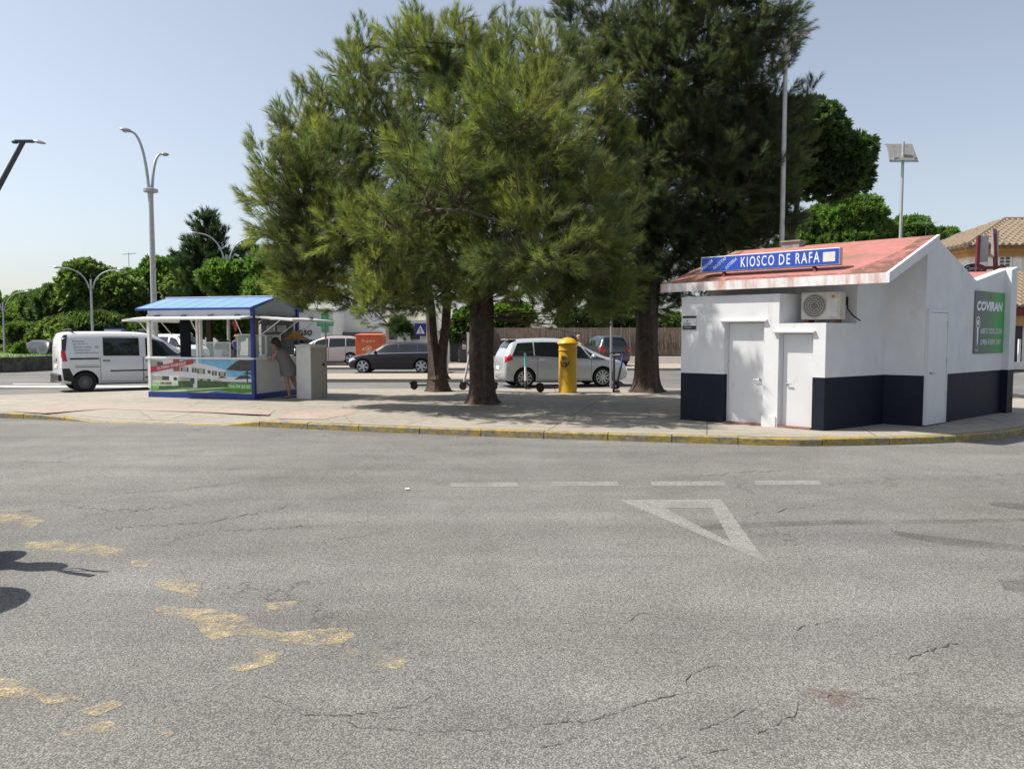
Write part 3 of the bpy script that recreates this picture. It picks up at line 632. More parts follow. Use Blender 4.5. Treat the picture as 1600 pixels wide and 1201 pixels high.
b = MB(); b.tube([V(SW+1.0, 1.75, 0), V(SW+1.0, 1.75, 1.95)], .022, 6); b.build('flap_prop', mat('prop_pink', (.42, .30, .32), .5), stall)
# advert on the front: flat printed shapes, each layer a millimetre prouder
PX0, PX1, PZ0, PZ1 = .09, SW-.08, .142, 1.0
def pp(x, y, k): return V(lerp(PX0, PX1, (x-65)/1445), .02-.0011*k, lerp(PZ1, PZ0, (y-95)/455))
PM = [mat('print_'+n, c, .45, var=v, scale=9) for n, c, v in (('sky', (.16, .42, .62), .15), ('white', (.62, .63, .64), .04), ('shade', (.33, .35, .30), .1), ('window', (.05, .06, .07), .3), ('hedge', (.035, .10, .02), .35), ('lime', (.11, .40, .04), .15), ('red', (.42, .02, .05), .05), ('thatch', (.055, .04, .035), .3), ('pool', (.03, .14, .45), .15), ('brick', (.30, .10, .05), .2), ('lawn', (.07, .22, .03), .2), ('paleg', (.50, .60, .42), .1), ('pinksky', (.55, .66, .74), .08))]
b = MB(); 
def pq(pts, mi, k): 
    v = [pp(x, y, k) for x, y in pts]; N = Vector()
    for i in range(len(v)): N += v[i].cross(v[(i+1) % len(v)])
    b.add(v, [tuple(range(len(v))) if N.y < 0 else tuple(range(len(v)-1, -1, -1))], mi)
pq([(65, 95), (1510, 95), (1510, 550), (65, 550)], 0, 1)
pq([(700, 330), (1510, 330), (1510, 420), (700, 420)], 12, 2)
pq([(65, 95), (390, 95), (560, 120), (880, 170), (1010, 200), (1150, 240), (1170, 350), (1490, 400), (1490, 500), (65, 500)], 1, 3)
pq([(65, 110), (245, 125), (245, 205), (65, 210)], 2, 4); pq([(160, 140), (245, 145), (245, 200), (160, 205)], 3, 5)
pq([(395, 95), (490, 95), (490, 265), (395, 265)], 9, 4)
for x0, x1, y0, y1 in ((500, 620, 200, 265), (665, 735, 205, 275), (740, 855, 215, 290), (890, 935, 235, 285), (950, 1025, 245, 310), (1045, 1150, 255, 320)):
    pq([(x0, y0), (x1, y0+6), (x1, y1+8), (x0, y1)], 2, 4); pq([(x0+4, y0+16), (x0+26, y0+17), (x0+26, y1), (x0+4, y1)], 3, 5); pq([(x1-24, y0+16), (x1-4, y0+17), (x1-4, y1+4), (x1-24, y1+4)], 3, 5)
pq([(80, 330), (230, 330), (230, 392), (80, 392)], 2, 4); pq([(228, 332), (332, 332), (332, 388), (228, 388)], 3, 4); pq([(398, 345), (445, 345), (445, 388), (398, 388)], 3, 5); pq([(455, 345), (640, 348), (640, 395), (455, 395)], 2, 4)
pq([(640, 355), (700, 355), (700, 430), (640, 430)], 3, 5); pq([(745, 355), (935, 360), (935, 400), (745, 400)], 2, 4); pq([(780, 365), (820, 365), (820, 395), (780, 395)], 3, 5); pq([(885, 365), (930, 365), (930, 395), (885, 395)], 3, 5); pq([(965, 365), (1090, 372), (1090, 405), (965, 405)], 2, 4)
pq([(180, 460), (470, 395), (680, 395), (680, 480), (180, 520)], 4, 6); pq([(740, 385), (1180, 395), (1180, 468), (740, 485)], 4, 6); pq([(1180, 395), (1510, 395), (1510, 520), (1180, 500)], 4, 6)
pq([(65, 530), (650, 490), (1170, 465), (1510, 500), (1510, 550), (65, 550)], 10, 7); pq([(65, 540), (600, 505), (1100, 470), (1200, 472), (800, 512), (380, 546), (65, 550)], 11, 8)
pq([(600, 550), (990, 515), (1380, 545), (1510, 530), (1510, 550)], 11, 9); pq([(880, 552), (1000, 522), (1510, 560), (1510, 575), (900, 575)], 8, 10)
pq([(65, 465), (120, 455), (180, 490), (170, 525), (65, 540)], 5, 9)
for pts in ([(1155, 232), (1290, 130), (1345, 105), (1510, 108), (1510, 245), (1330, 250)], [(1265, 362), (1350, 310), (1430, 300), (1505, 335), (1495, 348)], [(1035, 348), (1090, 318), (1165, 345)], [(1370, 285), (1450, 262), (1510, 270), (1510, 290)]): pq(pts, 7, 8)
pq([(1440, 240), (1456, 240), (1456, 400), (1440, 400)], 7, 8)
pq([(65, 392), (465, 392), (465, 462), (65, 470)], 11, 10); pq([(1175, 420), (1510, 420), (1510, 490), (1175, 480)], 5, 10)
pq([(65, 210), (690, 98), (694, 160), (65, 290)], 6, 11)
post_ = b.build('advert_print', PM, stall)
M_pt = mat('print_black', (.02, .02, .02), .5, var=0)
r_ = (pp(690, 130, 0)-pp(65, 245, 0)).normalized(); u_ = V(-r_.z, 0, r_.x)
text('ÚLTIMAS VIVIENDAS', pp(165, 250, 13), r_, u_, .095, PM[1], post_, width=.90, bold=.02)
text('Desde', pp(75, 448, 12), X, Z, .075, mat('print_grey', (.3, .33, .28)), post_, width=.24); text('249.000€', pp(200, 448, 12), X, Z, .075, M_pt, post_, width=.36, bold=.03); text('+iva', pp(385, 448, 12), X, Z, .05, MATS['print_grey'], post_, width=.13)
text('956 54 23 23', pp(1195, 474, 12), X, Z, .075, PM[1], post_, width=.61, bold=.02); text('www.viviendas', pp(1205, 412, 12), X, Z, .022, PM[1], post_, width=.55)
# inside the stall
b = MB(); n = 9
b.prism([(.78+.032*i, .30+.035*(i % 2)) for i in range(n)]+[(.78+.032*(n-1-i), .40+.035*(i % 2)) for i in range(n)], 1.045, 2.02); b.build('curtain', mat('curtain_dark', (.012, .014, .022), .9, var=.2), stall)
b = MB()
for y, x0, x1, z0, z1 in ((.10, 1.55, 2.45, 1.045, 1.42), (.10, 2.66, 3.06, 1.045, 1.62)):
    for a, c in (((x0, z0), (x1, z0)), ((x0, z1), (x1, z1)), ((x0, z0), (x0, z1)), ((x1, z0), (x1, z1))): b.tube([V(a[0], y, a[1]), V(c[0], y, c[1])], .014, 4, sm=False)
for x, y0, y1, z0, z1 in ((SW-.08, .14, .62, 1.045, 1.60), (SW-.08, .66, 1.28, 1.045, 1.60)):
    for a, c in (((y0, z0), (y1, z0)), ((y0, z1), (y1, z1)), ((y0, z0), (y0, z1)), ((y1, z0), (y1, z1))): b.tube([V(x, a[0], a[1]), V(x, c[0], c[1])], .014, 4, sm=False)
sc = b.build('screen_frame', M_wpaint, stall)
mg, tg = newmat('screen_glass', .03); tg.b.inputs['Base Color'].default_value = (.75, .9, .85, 1); tg.b.inputs['Alpha'].default_value = .22
b = MB(); b.box((2.0, .10, 1.23), (.87, .004, .35)); b.box((2.86, .10, 1.33), (.37, .004, .55)); b.box((SW-.08, .38, 1.32), (.004, .45, .53)); b.box((SW-.08, .97, 1.32), (.004, .59, .53)); b.build('glass', mg, sc)
b = MB(); b.box((SW-.6, SD-.1, 1.55), (1.0, .04, .95)); b.box((SW-.6, SD-.22, 1.3), (.98, .2, .02)); b.box((SW-.6, SD-.22, 1.6), (.98, .2, .02)); b.build('back_shelf', mat('shelf_grey', (.22, .22, .22), .6), stall)
for x, z in ((2.55, 1.78), (2.88, 1.78), (2.72, 1.5)):
    b = MB(); b.box((x, SD-.33, z), (.27, .012, .17)); pb = b.build('price_board', M_plate, stall); text('OFERTA', V(x-.1, SD-.3365, z+.015), X, Z, .035, M_pt, pb, width=.2); text('2,50 €', V(x-.09, SD-.3365, z-.05), X, Z, .035, M_pt, pb, width=.17)
b = MB(); b.plate([V(2.36, .3, 1.95), V(2.52, .3, 1.95), V(2.50, .3, 1.72), V(2.46, .3, 1.70)], Y_, .012); b.build('pennant', mat('pennant_red', (.42, .03, .06), .6), stall)
def sl_(x, y, z): m = Matrix.Rotation(srz, 3, 'Z'); return SO+m@V(x, y, z)
p = sl_(1.72, .75, 1.0-.0); dd = thing('drink_dispenser', 'white drink dispenser with a dark domed lid standing inside the stall', 'dispenser', sl_(1.86, .62, 0), srz)
b = MB(); b.box((0, 0, .62), (.34, .34, 1.24)); b.build('body', M_wpaint, dd, bevel=.01)
b = MB(); b.lathe([(.25, 1.24), (.25, 1.28), (.21, 1.38), (.12, 1.47), (.02, 1.5)], 16); b.build('lid', mat('dome_dark', (.03, .024, .022), .4), dd)
sb = thing('snack_bag', 'pink and brown snack bags heaped behind the stall front', 'snacks', sl_(2.3, .22, 1.04), srz)
b = MB(); random.seed(3)
for i in range(5): b.ball((random.uniform(-.16, .16), random.uniform(0, .1), .07+.03*(i % 2)), (.1, .06, .09), 8, i % 2)
b.build('bag', [mat('bag_pink', (.45, .17, .16), .4), mat('bag_brown', (.16, .08, .06), .4)], sb)
sh = thing('straw_hat', 'frayed straw hat hanging under the stall flap above the leaning person', 'hat', sl_(SW+.28, 1.45, 1.55), srz)
M_straw = mat('straw', (.40, .24, .08), .9, var=.4, scale=14)
b = MB(); n = 40; v = []
for r, z in ((.30, -.03), (.2, .03), (.13, .06), (.11, .14), (.0, .17)): v += [((r*(1+(.14*math.sin(i*7.3) if r > .25 else 0)))*math.cos(2*math.pi*i/n), r*.8*math.sin(2*math.pi*i/n), z+(.02*math.sin(i*3.1) if r > .25 else 0)) for i in range(n)]
b.add(v, [(k*n+i, k*n+(i+1) % n, (k+1)*n+(i+1) % n, (k+1)*n+i) for k in range(4) for i in range(n)], 0, True); b.build('crown_and_brim', M_straw, sh)
b = MB()
for i in range(90): a = random.random()*6.28; r = random.uniform(.22, .3); b.tube([V(r*math.cos(a), r*.8*math.sin(a), -.01), V((r+.1)*math.cos(a+.1), (r+.1)*.8*math.sin(a+.1), -.05-random.random()*.05)], .004, 3)
b.tube([V(0, 0, .16), V(0, 0, .44)], .004, 4); b.build('fringe', M_straw, sh)
# utility cabinet
c0, c1, c2 = G(486, 623.8, .12), G(460, 622.3, .12), G(513, 620.6, .12)
cb_ = thing('utility_cabinet', 'pale weathered concrete utility cabinet with a locked door beside the stall', 'cabinet', c0)
ax = (c1-c0).normalized()*.5; ay = (c2-c0).normalized()*.62
M_cab = mat('cabinet_concrete', (.60, .60, .58), .85, var=.08, scale=3, bump=.15, dirt=((.28, .27, .24), .58, .78, 4, (1, 1, .7))); M_cabd = mat('cabinet_door', (.36, .345, .285), .7, var=.1, scale=4, dirt=((.25, .19, .13), .6, .8, 5, (1, 1, .6)))
b = MB(); b.obox(V(0, 0, 0), ax, ay, V(0, 0, 1.31)); b.build('body', M_cab, cb_, bevel=.012)
b = MB(); b.obox(ax*-.04+ay*-.04+V(0, 0, 1.312), ax*1.08, ay*1.08, V(0, 0, .05)); b.box(ax*.6+ay*.25+V(0, 0, 1.375), (.25, .2, .03)); b.build('lid', M_cab, cb_, bevel=.008)
n_ = -ax.normalized(); b = MB(); b.obox(ay*.14+V(0, 0, .42)+n_*.002, ay*.74, n_*.014, V(0, 0, .80)); dr = b.build('door', M_cabd, cb_, bevel=.004)
b = MB(); b.obox(ay*.02+V(0, 0, .02)+n_*.001, ay*.96, n_*.008, V(0, 0, 1.26)); b.build('frame', M_cabd, cb_)
b = MB(); b.box(ay*.80+V(0, 0, .86)+n_*.03, (.05, .03, .07), .7); b.build('padlock', M_black, dr)
for z in (.5, 1.08): b = MB(); b.tube([ay*.16+n_*.02+V(0, 0, z), ay*.16+n_*.02+V(0, 0, z+.09)], .01, 6); b.build('hinge', M_grey, dr)
# ================================================================== people (skinned bodies)
def skin_body(name, verts, edges, radii, m, parent, sub=2):
    me = bpy.data.meshes.new(name); me.from_pydata(verts, edges, []); o = bpy.data.objects.new(name, me); COL.objects.link(o)
    md = o.modifiers.new('Skin', 'SKIN'); md.use_smooth_shade = True
    if not me.skin_vertices: return o
    for i, r in enumerate(radii): me.skin_vertices[0].data[i].radius = (r, r) if not hasattr(r, '__len__') else r
    me.skin_vertices[0].data[0].use_root = True
    s2 = o.modifiers.new('Sub', 'SUBSURF'); s2.levels = s2.render_levels = sub
    bpy.context.view_layer.update(); dg = bpy.context.evaluated_depsgraph_get()
    nm = bpy.data.meshes.new_from_object(o.evaluated_get(dg)); o.modifiers.clear(); o.data = nm; bpy.data.meshes.remove(me)
    nm.materials.clear(); nm.materials.append(m); nm.name = name
    nm.polygons.foreach_set('use_smooth', [True]*len(nm.polygons))
    o.name = name; o.parent = parent; return o
class Fig:
    def __init__(s): s.v = []; s.e = []; s.r = []
    def j(s, p, r, frm=None):
        s.v.append(tuple(p)); s.r.append(r)
        if frm is not None: s.e.append((frm, len(s.v)-1))
        return len(s.v)-1
    def hand(s, wrist, d, palm_up, side):    # wrist index; d = finger direction; five fingers
        d = Vector(d).normalized(); sd = Vector(side).normalized(); w = Vector(s.v[wrist]); cu = Vector(palm_up).normalized()
        pm = s.j(w+d*.05, (.026, .018), wrist); pe = s.j(w+d*.085, (.03, .016), pm)
        for k, L in enumerate((.062, .072, .068, .052)):
            o = sd*(.026-.0175*k); a = s.j(w+d*.095+o, .009, pe); c = s.j(w+d*(.095+L*.55)+o*1.1+cu*.006, .0085, a); s.j(w+d*(.095+L)+o*1.15+cu*.024, .007, c)
        a = s.j(w+d*.045+sd*.035, .0105, pm); s.j(w+d*.085+sd*.052+cu*.015, .009, a)
# woman leaning on the counter: local frame +x towards the stall (picture left), z up
wp = G(452, 621, .12); wl = thing('person', 'dark haired person in a sleeveless grey dress leaning on the stall counter beside the cabinet', 'person', wp, R_(180)+srz*.6); wl.scale = (.96, .98, .925)
f = Fig()
pel = f.j((.03, 0, .86), .135); wa = f.j((.10, 0, 1.04), .12, pel); ch = f.j((.22, 0, 1.24), .125, wa); nk = f.j((.31, 0, 1.37), .055, ch); h0 = f.j((.36, 0, 1.45), .075, nk); h1 = f.j((.385, 0, 1.53), .088, h0); f.j((.39, 0, 1.60), .06, h1)
f.j((.475, 0, 1.505), .016, h1)
for s in (-1, 1):
    sh_ = f.j((.25, .16*s, 1.29), .058, ch); el = f.j((.36, .22*s, 1.08), .045, sh_); wr = f.j((.56, .13*s, 1.07), .03, el); f.hand(wr, (1, -.2*s, 0), (0, 0, -1), (0, -s, .2))
hp = f.j((.02, .09, .80), .105, pel); kn = f.j((.02, .10, .47), .066, hp); ca = f.j((-.02, .10, .32), .06, kn); an = f.j((-.06, .10, .08), .037, ca); f.j((-.03, .10, .035), .034, an); f.j((.09, .11, .025), .03, len(f.v)-1)
hp = f.j((.0, -.09, .80), .105, pel); kn = f.j((-.08, -.10, .48), .066, hp); ca = f.j((-.15, -.10, .33), .058, kn); an = f.j((-.24, -.10, .10), .036, ca); f.j((-.22, -.10, .045), .033, an); f.j((-.11, -.10, .025), .03, len(f.v)-1)
skin_body('body', f.v, f.e, f.r, M_skin, wl)
b = MB(); n = 28
prof = [((-.03, 0, .60), .225, .245), ((-.01, 0, .72), .225, .25), ((.03, 0, .88), .20, .225), ((.09, 0, 1.02), .175, .20), ((.16, 0, 1.14), .175, .205), ((.22, 0, 1.25), .165, .21), ((.265, 0, 1.325), .115, .175), ((.30, 0, 1.365), .065, .09)]
b.grid(lambda u, v: (lambda k, t: (lambda c, rx, ry: (c[0]+rx*math.cos(2*math.pi*u)*(1+.05*math.sin(10*math.pi*u)*(1-v)), ry*math.sin(2*math.pi*u), c[2]+rx*math.cos(2*math.pi*u)*-.25*min(1, v*3)))(*[(Vector(prof[k][0]).lerp(Vector(prof[min(k+1, 7)][0]), t)), lerp(prof[k][1], prof[min(k+1, 7)][1], t), lerp(prof[k][2], prof[min(k+1, 7)][2], t)]))(int(v*7) if v < 1 else 7, v*7-int(v*7) if v < 1 else 0), n, 28)
b.build('dress', mat('dress_grey', (.16, .157, .155), .9, var=.12, scale=8, bump=.3, bscale=25), wl)
b = MB(); b.ball((.365, 0, 1.565), (.115, .108, .115), 14); b.ball((.29, 0, 1.49), (.08, .10, .13), 12); b.ball((.235, .0, 1.40), (.05, .07, .11), 10); b.build('hair', M_hair, wl)
for y, x in ((.10, 0), (-.10, -.19)): b = MB(); b.obox(V(x-.09, y-.045, 0), V(.25, 0, 0), V(0, .09, 0), V(0, 0, .022)); b.build('sandal', M_dark, wl)
for s in (-1, 1): b = MB(); b.ball((.462, .034*s, 1.535), (.012, .014, .01), 8); b.build('eye', M_black, wl)
# standing figures far behind
def standing(loc, rz, label, shirt, legs, hairm, bag=None, scale=1., hat=None):
    t = thing('person', label, 'person', loc, rz); f = Fig()
    pel = f.j((0, 0, .95), .125); wa = f.j((0, 0, 1.12), .115, pel); ch = f.j((0, 0, 1.32), .13, wa); nk = f.j((0, 0, 1.47), .052, ch); h0 = f.j((.015, 0, 1.56), .075, nk); h1 = f.j((.02, 0, 1.64), .083, h0); f.j((.01, 0, 1.71), .06, h1); f.j((.105, 0, 1.61), .015, h1)
    for s in (-1, 1):
        a = f.j((0, .18*s, 1.38), .055, ch); e = f.j((-.02, .235*s, 1.12), .042, a); w = f.j((.07, .24*s, .90), .029, e); f.hand(w, (.2, 0, -1), (1, 0, 0), (1, 0, .1))
        h = f.j((0, .09*s, .88), .095, pel); k = f.j((.02, .10*s, .50), .062, h); a = f.j((-.01, .10*s, .09), .037, k); q = f.j((.02, .10*s, .04), .035, a); f.j((.14, .11*s, .03), .03, q)
    skin_body('body', f.v, f.e, f.r, M_skin, t)
    b = MB(); b.lathe([(.15, .88), (.165, .95), (.15, 1.10), (.17, 1.28), (.175, 1.38), (.12, 1.45), (.07, 1.48)], 18); o = b.build('shirt', shirt, t)
    for v in o.data.vertices: v.co.y *= 1.18; v.co.x *= .86
    b = MB()
    for s in (-1, 1): b.tube([(0, .085*s, .93), (.01, .10*s, .7), (.02, .10*s, .48)], [.115, .10, .085], 10)
    b.build('shorts', legs, t)
    b = MB(); b.ball((-.01, 0, 1.68), (.092, .09, .085), 12); b.build('hair', hairm, t)
    for s in (-1, 1): b = MB(); b.ball((.092, .033*s, 1.645), (.012, .013, .01), 8); b.build('eye', M_black, t)
    if bag: b = MB(); b.ball((.05, -.27, 1.0), (.13, .07, .17), 10); b.build('shoulder_bag', bag, t)
    if hat: b = MB(); b.lathe([(.17, 1.69), (.10, 1.71), (.09, 1.79), (.01, 1.81)], 14, cap=False); b.build('hat', hat, t)
standing(P(904, 565, 28.4)*1-V(0, 0, P(904, 565, 28.4).z), R_(-70), 'person in a pale shirt with a coral bag walking behind the yellow pillar box', mat('shirt_peach', (.52, .36, .27), .8), mat('short_dark', (.05, .05, .06), .8), mat('bald', (.36, .19, .13), .6), mat('coral', (.6, .12, .07), .6))
standing(V(-16.5, 46, .0), R_(-60), 'person in a purple shirt and straw coloured hat seen through the stall', mat('shirt_purple', (.10, .08, .22), .8), mat('short_dark', (.05, .05, .06)), M_hair, None, 1., M_straw)
# ================================================================== pillar box
ml = G(887, 613, .12); pb = thing('pillar_box', 'round yellow postal pillar box with a domed cap, posthorn and crown emblem', 'pillar box', ml)
M_yel = mat('post_yellow', (.62, .36, .008), .42, var=.06, scale=3, dirt=((.30, .17, .02), .58, .8, 4, (1, 1, .4)))
r = .255
b = MB(); b.lathe([(r+.005, 0), (r+.005, .03), (r, .05), (r, 1.34)], 40); b.build('body', M_yel, pb)
b = MB(); b.lathe([(r+.001, 1.341), (r+.04, 1.36), (r+.045, 1.39), (r+.02, 1.425), (.17, 1.50), (.08, 1.535), (.0, 1.545)], 40); b.build('cap', M_yel, pb)
b = MB(); b.lathe([(r-.01, 1.175), (r+.018, 1.18), (r+.018, 1.20), (r-.01, 1.205)], 40, cap=False); b.build('slot_hood', M_yel, pb)
b = MB(); b.lathe([(r-.01, .45), (r+.003, .452), (r+.003, .462), (r-.01, .464)], 40, cap=False); b.build('seam_ring', M_yel, pb)
ea = math.atan2(-ml.y, -ml.x)+R_(-24)      # emblem bearing on the drum
def onpb(x, z, d=.004): a = ea+x/r; return V((r+d)*math.cos(a), (r+d)*math.sin(a), z)
b = MB(); EM = mat('emblem_blue', (.012, .012, .03), .5, var=0)
sp_ = [(.015+.028*math.cos(a)*(a/6.3)*1.6, .80+.028*math.sin(a)*(a/6.3)*1.6) for a in [i*.35+1. for i in range(24)]]
b.tube([onpb(x, z) for x, z in sp_], .011, 5)
b.tube([onpb(x, z) for x, z in ((-.12, .885), (-.11, .82), (-.07, .755), (.0, .725), (.07, .745), (.115, .80), (.135, .875))], [.010, .013, .015, .016, .016, .018, .024], 6)
b.tube([onpb(x, z) for x, z in ((.06, .80), (.09, .84), (.135, .885))], [.008, .012, .014], 5)
for z, w in ((.925, .055), (.955, .06)): b.tube([onpb(x*w/3, z) for x in range(-3, 4)], .008, 5)
b.tube([onpb(x*.075/3, 1.005+.012*math.cos(x*1.5)) for x in range(-3, 4)], .014, 5)
for x in (-.07, -.035, 0, .035, .07): b.tube([onpb(x, .96), onpb(x*1.1, 1.0)], .007, 5)
b.tube([onpb(0, 1.01), onpb(0, 1.05)], .006, 5)
b.build('emblem', EM, pb)
b = MB(); b.tube([onpb(.08, .27, -.005), onpb(.08, .27, .012)], .014, 8); b.build('lock', M_dark, pb)
# ================================================================== electric scooters
M_tq = mat('turquoise', (.10, .42, .42), .4, var=.05); M_sw = mat('scooter_white', (.6, .62, .62), .4, var=.05)
def scooter(label, loc, rz, stem, front=None, lean=.0, steer=0.):
    t = thing('electric_scooter', label, 'scooter', loc, rz, 'electric scooters parked under the trees')
    for x in (-.45, .48): w = MB(); w.lathe([(.03, -.03), (.095, -.03), (.112, -.015), (.112, .015), (.095, .03), (.03, .03)], 18, (x, 0, .112), 'Y'); w.build('wheel', M_rubber, t)
    b = MB(); b.box((-.03, 0, .13), (.62, .15, .05)); b.tube([(.27, 0, .13), (.38, 0, .22)], .035, 8); b.tube([(-.34, 0, .13), (-.46, 0, .14)], .03, 6); b.build('deck', M_dark, t, bevel=.008)
    b = MB(); b.tube([(-.58, 0, .17), (-.52, 0, .235), (-.45, 0, .25), (-.36, 0, .2)], .03, 6); b.build('mudguard', M_black, t); b = MB(); b.tube([(.38, 0, .22), (.45, 0, .24), (.56, 0, .22)], .03, 6); b.build('mudguard', M_black, t)
    top = V(.26, 0, 1.08)
    b = MB(); b.tube([(.47, 0, .11), (.44, 0, .26)], .03, 8); b.build('fork', M_dark, t)
    b = MB(); b.tube([(.44, 0, .24), V(.44, 0, .24).lerp(top, .5)], .036, 10); b.build('lower_stem', M_sw if front is None else front, t)
    b = MB(); b.tube([V(.44, 0, .24).lerp(top, .5), top], .033, 10); b.build('upper_stem', stem, t)
    b = MB(); b.tube([top+V(0, -.24, .02), top+V(.02, -.1, .02), top+V(.02, .1, .02), top+V(0, .24, .02)], .017, 8); b.box(top+V(.02, 0, .03), (.06, .07, .05)); h = b.build('handlebar', M_black, t)
    b = MB(); b.box(top+V(.06, 0, -.03), (.03, .05, .04)); b.build('headlight', M_lens, t)
    b = MB(); b.tube([(-.05, .06, .12), (.0, .12, .0)], .01, 5); b.build('kickstand', M_grey, t)
    return t
scooter('turquoise stemmed electric scooter half hidden behind the twin trunked tree', G(671, 608.3, .12), R_(8), M_tq)
scooter('pale electric scooter mostly hidden behind the thick trunk, both wheels peeking out', G(748, 609.5, .12), R_(168), M_sw)
scooter('white and turquoise electric scooter seen end on before the rear wheel of the silver car', G(819, 607.6, .12)+V(0, .42, 0), R_(-84), M_tq)
scooter('dark electric scooter with its rear end showing beside the foot of the yellow pillar box', G(869, 612.6, .12), R_(4), M_dark, M_dark)
scooter('black electric scooter facing out beside the grey sign pole', G(959, 613.3, .12)+V(.06, .45, 0), R_(-98), M_dark, M_dark)
scooter('blue stemmed electric scooter turned sideways against the tall dark tree trunk', G(989, 608.5, .12)+V(0, .1, 0), R_(176), mat('scooter_blue', (.05, .09, .28), .4), M_dark)
# ================================================================== vehicles
def catmull(tab, k=6):
    out = []; n = len(tab)
    for i in range(n-1):
        p0, p1, p2, p3 = tab[max(0, i-1)], tab[i], tab[i+1], tab[min(n-1, i+2)]
        for j in range(k):
            t = j/k; row = []
            for a, b_, c, d in zip(p0, p1, p2, p3):
                m1 = (c-a)*.42; m2 = (d-b_)*.42
                row.append((2*t**3-3*t*t+1)*b_+(t**3-2*t*t+t)*m1+(-2*t**3+3*t*t)*c+(t**3-t*t)*m2)
            out.append(row)
    out.append(list(tab[-1])); return out
class Body:
    """A car body lofted from stations x, sill z, belt z, top z, half width, half width of the top."""
    def __init__(s, tab, sc=(1, 1, 1)):
        s.tab = catmull([(a*sc[0], b_*sc[2], c*sc[2], d*sc[2], e*sc[1], f*sc[1]) for a, b_, c, d, e, f in tab])
        s.tab.sort(key=lambda r: r[0])
    def st(s, x):
        T = s.tab
        if x <= T[0][0]: return T[0][1:]
        for a, c in zip(T, T[1:]):
            if x <= c[0]:
                t = (x-a[0])/max(1e-6, c[0]-a[0]); return [lerp(p, q, t) for p, q in zip(a[1:], c[1:])]
        return T[-1][1:]
    def ring(s, x):
        zb, zs, zt, w, wt = s.st(x); h = zs-zb; d = zt-zs
        return [(w*.86, zb), (w*.95, zb+.05*h), (w*.985, zb+.22*h), (w*1.0, zb+.5*h), (w*1.0, zb+.72*h), (w*.985, zb+.9*h), (w*.962, zs), (lerp(w*.962, wt, .5)+.012*d, zs+d*.40), (lerp(w*.962, wt, .9)+.008*d, zs+d*.78), (wt*.9, zs+d*.93), (wt*.62, zt-.0), (0, zt+.012)]
    def y(s, x, z):
        R = s.ring(x)
        for (y0, z0), (y1, z1) in zip(R, R[1:]):
            if z <= z1 and z1 > z0: return lerp(y0, y1, max(0, (z-z0)/(z1-z0)))
        return R[-2][0]
    def z(s, x, y):
        R = s.ring(x)[::-1]
        for (y0, z0), (y1, z1) in zip(R, R[1:]):
            if y <= y1: return lerp(z0, z1, (y-y0)/max(1e-6, y1-y0))
        return R[-1][1]
    def shell(s, paint, arches, R, parent, well=M_black):
        b = MB(); n = 0; m = 23
        for row in s.tab:
            rg = s.ring(row[0]); loop = [(row[0], -y, z) for y, z in rg]+[(row[0], y, z) for y, z in rg[:-1][::-1]]
            m = len(loop); b.v += loop; n += 1
        for i in range(n-1):
            for j in range(m): b.f.append([i*m+j, (i+1)*m+j, (i+1)*m+(j+1) % m, i*m+(j+1) % m]); b.m.append(0); b.s.append(True)
        b.f += [list(range(m)), [(n-1)*m+j for j in range(m-1, -1, -1)]]; b.m += [0, 0]; b.s += [False, False]
        b.f = [f[::-1] for f in b.f] if False else b.f
        o = b.build('body', [paint, well], None, sharp=32)
        bm = bmesh.new(); bm.from_mesh(o.data); bmesh.ops.recalc_face_normals(bm, faces=bm.faces); bm.to_mesh(o.data); bm.free()
        c = MB()
        for xa in arches:
            for sd in (-1, 1):
                w = s.st(xa)[3]; k = MB(); k.lathe([(R*1.17, -.22), (R*1.17, .22)], 28, (xa, sd*(w-.06), R*1.0), 'Y', sm=False); c.add(k.v, k.f, 0)
        co = c.build('cut', [well]); bm = bmesh.new(); bm.from_mesh(co.data); bmesh.ops.recalc_face_normals(bm, faces=bm.faces); bm.to_mesh(co.data); bm.free()
        md = o.modifiers.new('B', 'BOOLEAN'); md.operation = 'DIFFERENCE'; md.object = co; md.solver = 'EXACT'; md.material_mode = 'TRANSFER'
        bpy.context.view_layer.update(); nm = bpy.data.meshes.new_from_object(o.evaluated_get(bpy.context.evaluated_depsgraph_get()))
        if len(nm.polygons) > 50: o.modifiers.clear(); o.data = nm; nm.name = 'body'
        else: o.modifiers.clear()
        bpy.data.objects.remove(co); s.o = o; o.parent = parent; return o
    def side(s, sd, b4, t2, z0, z1, off=.006, nu=8, nv=4, b=None, mi=0):   # b4=(x0,x1) bottom, t2=(x0,x1) top
        b = b or MB()
        def fn(u, v):
            x = lerp(lerp(b4[0], b4[1], u), lerp(t2[0], t2[1], u), v); za = z0(x) if callable(z0) else z0; zb = z1(x) if callable(z1) else z1
            z = lerp(za, zb, v); return (x, sd*(s.y(x, z)+off), z)
        b.grid(fn, nu, nv, mi, True, flip=(sd < 0) is False); return b
    def top(s, x0, x1, y0, y1, off=.008, nu=8, nv=6, dx=0., b=None):       # across the top, y bounds as a share of half width of top
        b = b or MB()
        def fn(u, v):
            x = lerp(x0, x1, v); wt = s.st(x)[4]; y = lerp(-lerp(y0, y1, v), lerp(y0, y1, v), u)*wt
            return (x+dx, y, s.z(x, abs(y))+off)
        b.grid(fn, nu, nv, 0, True); return b
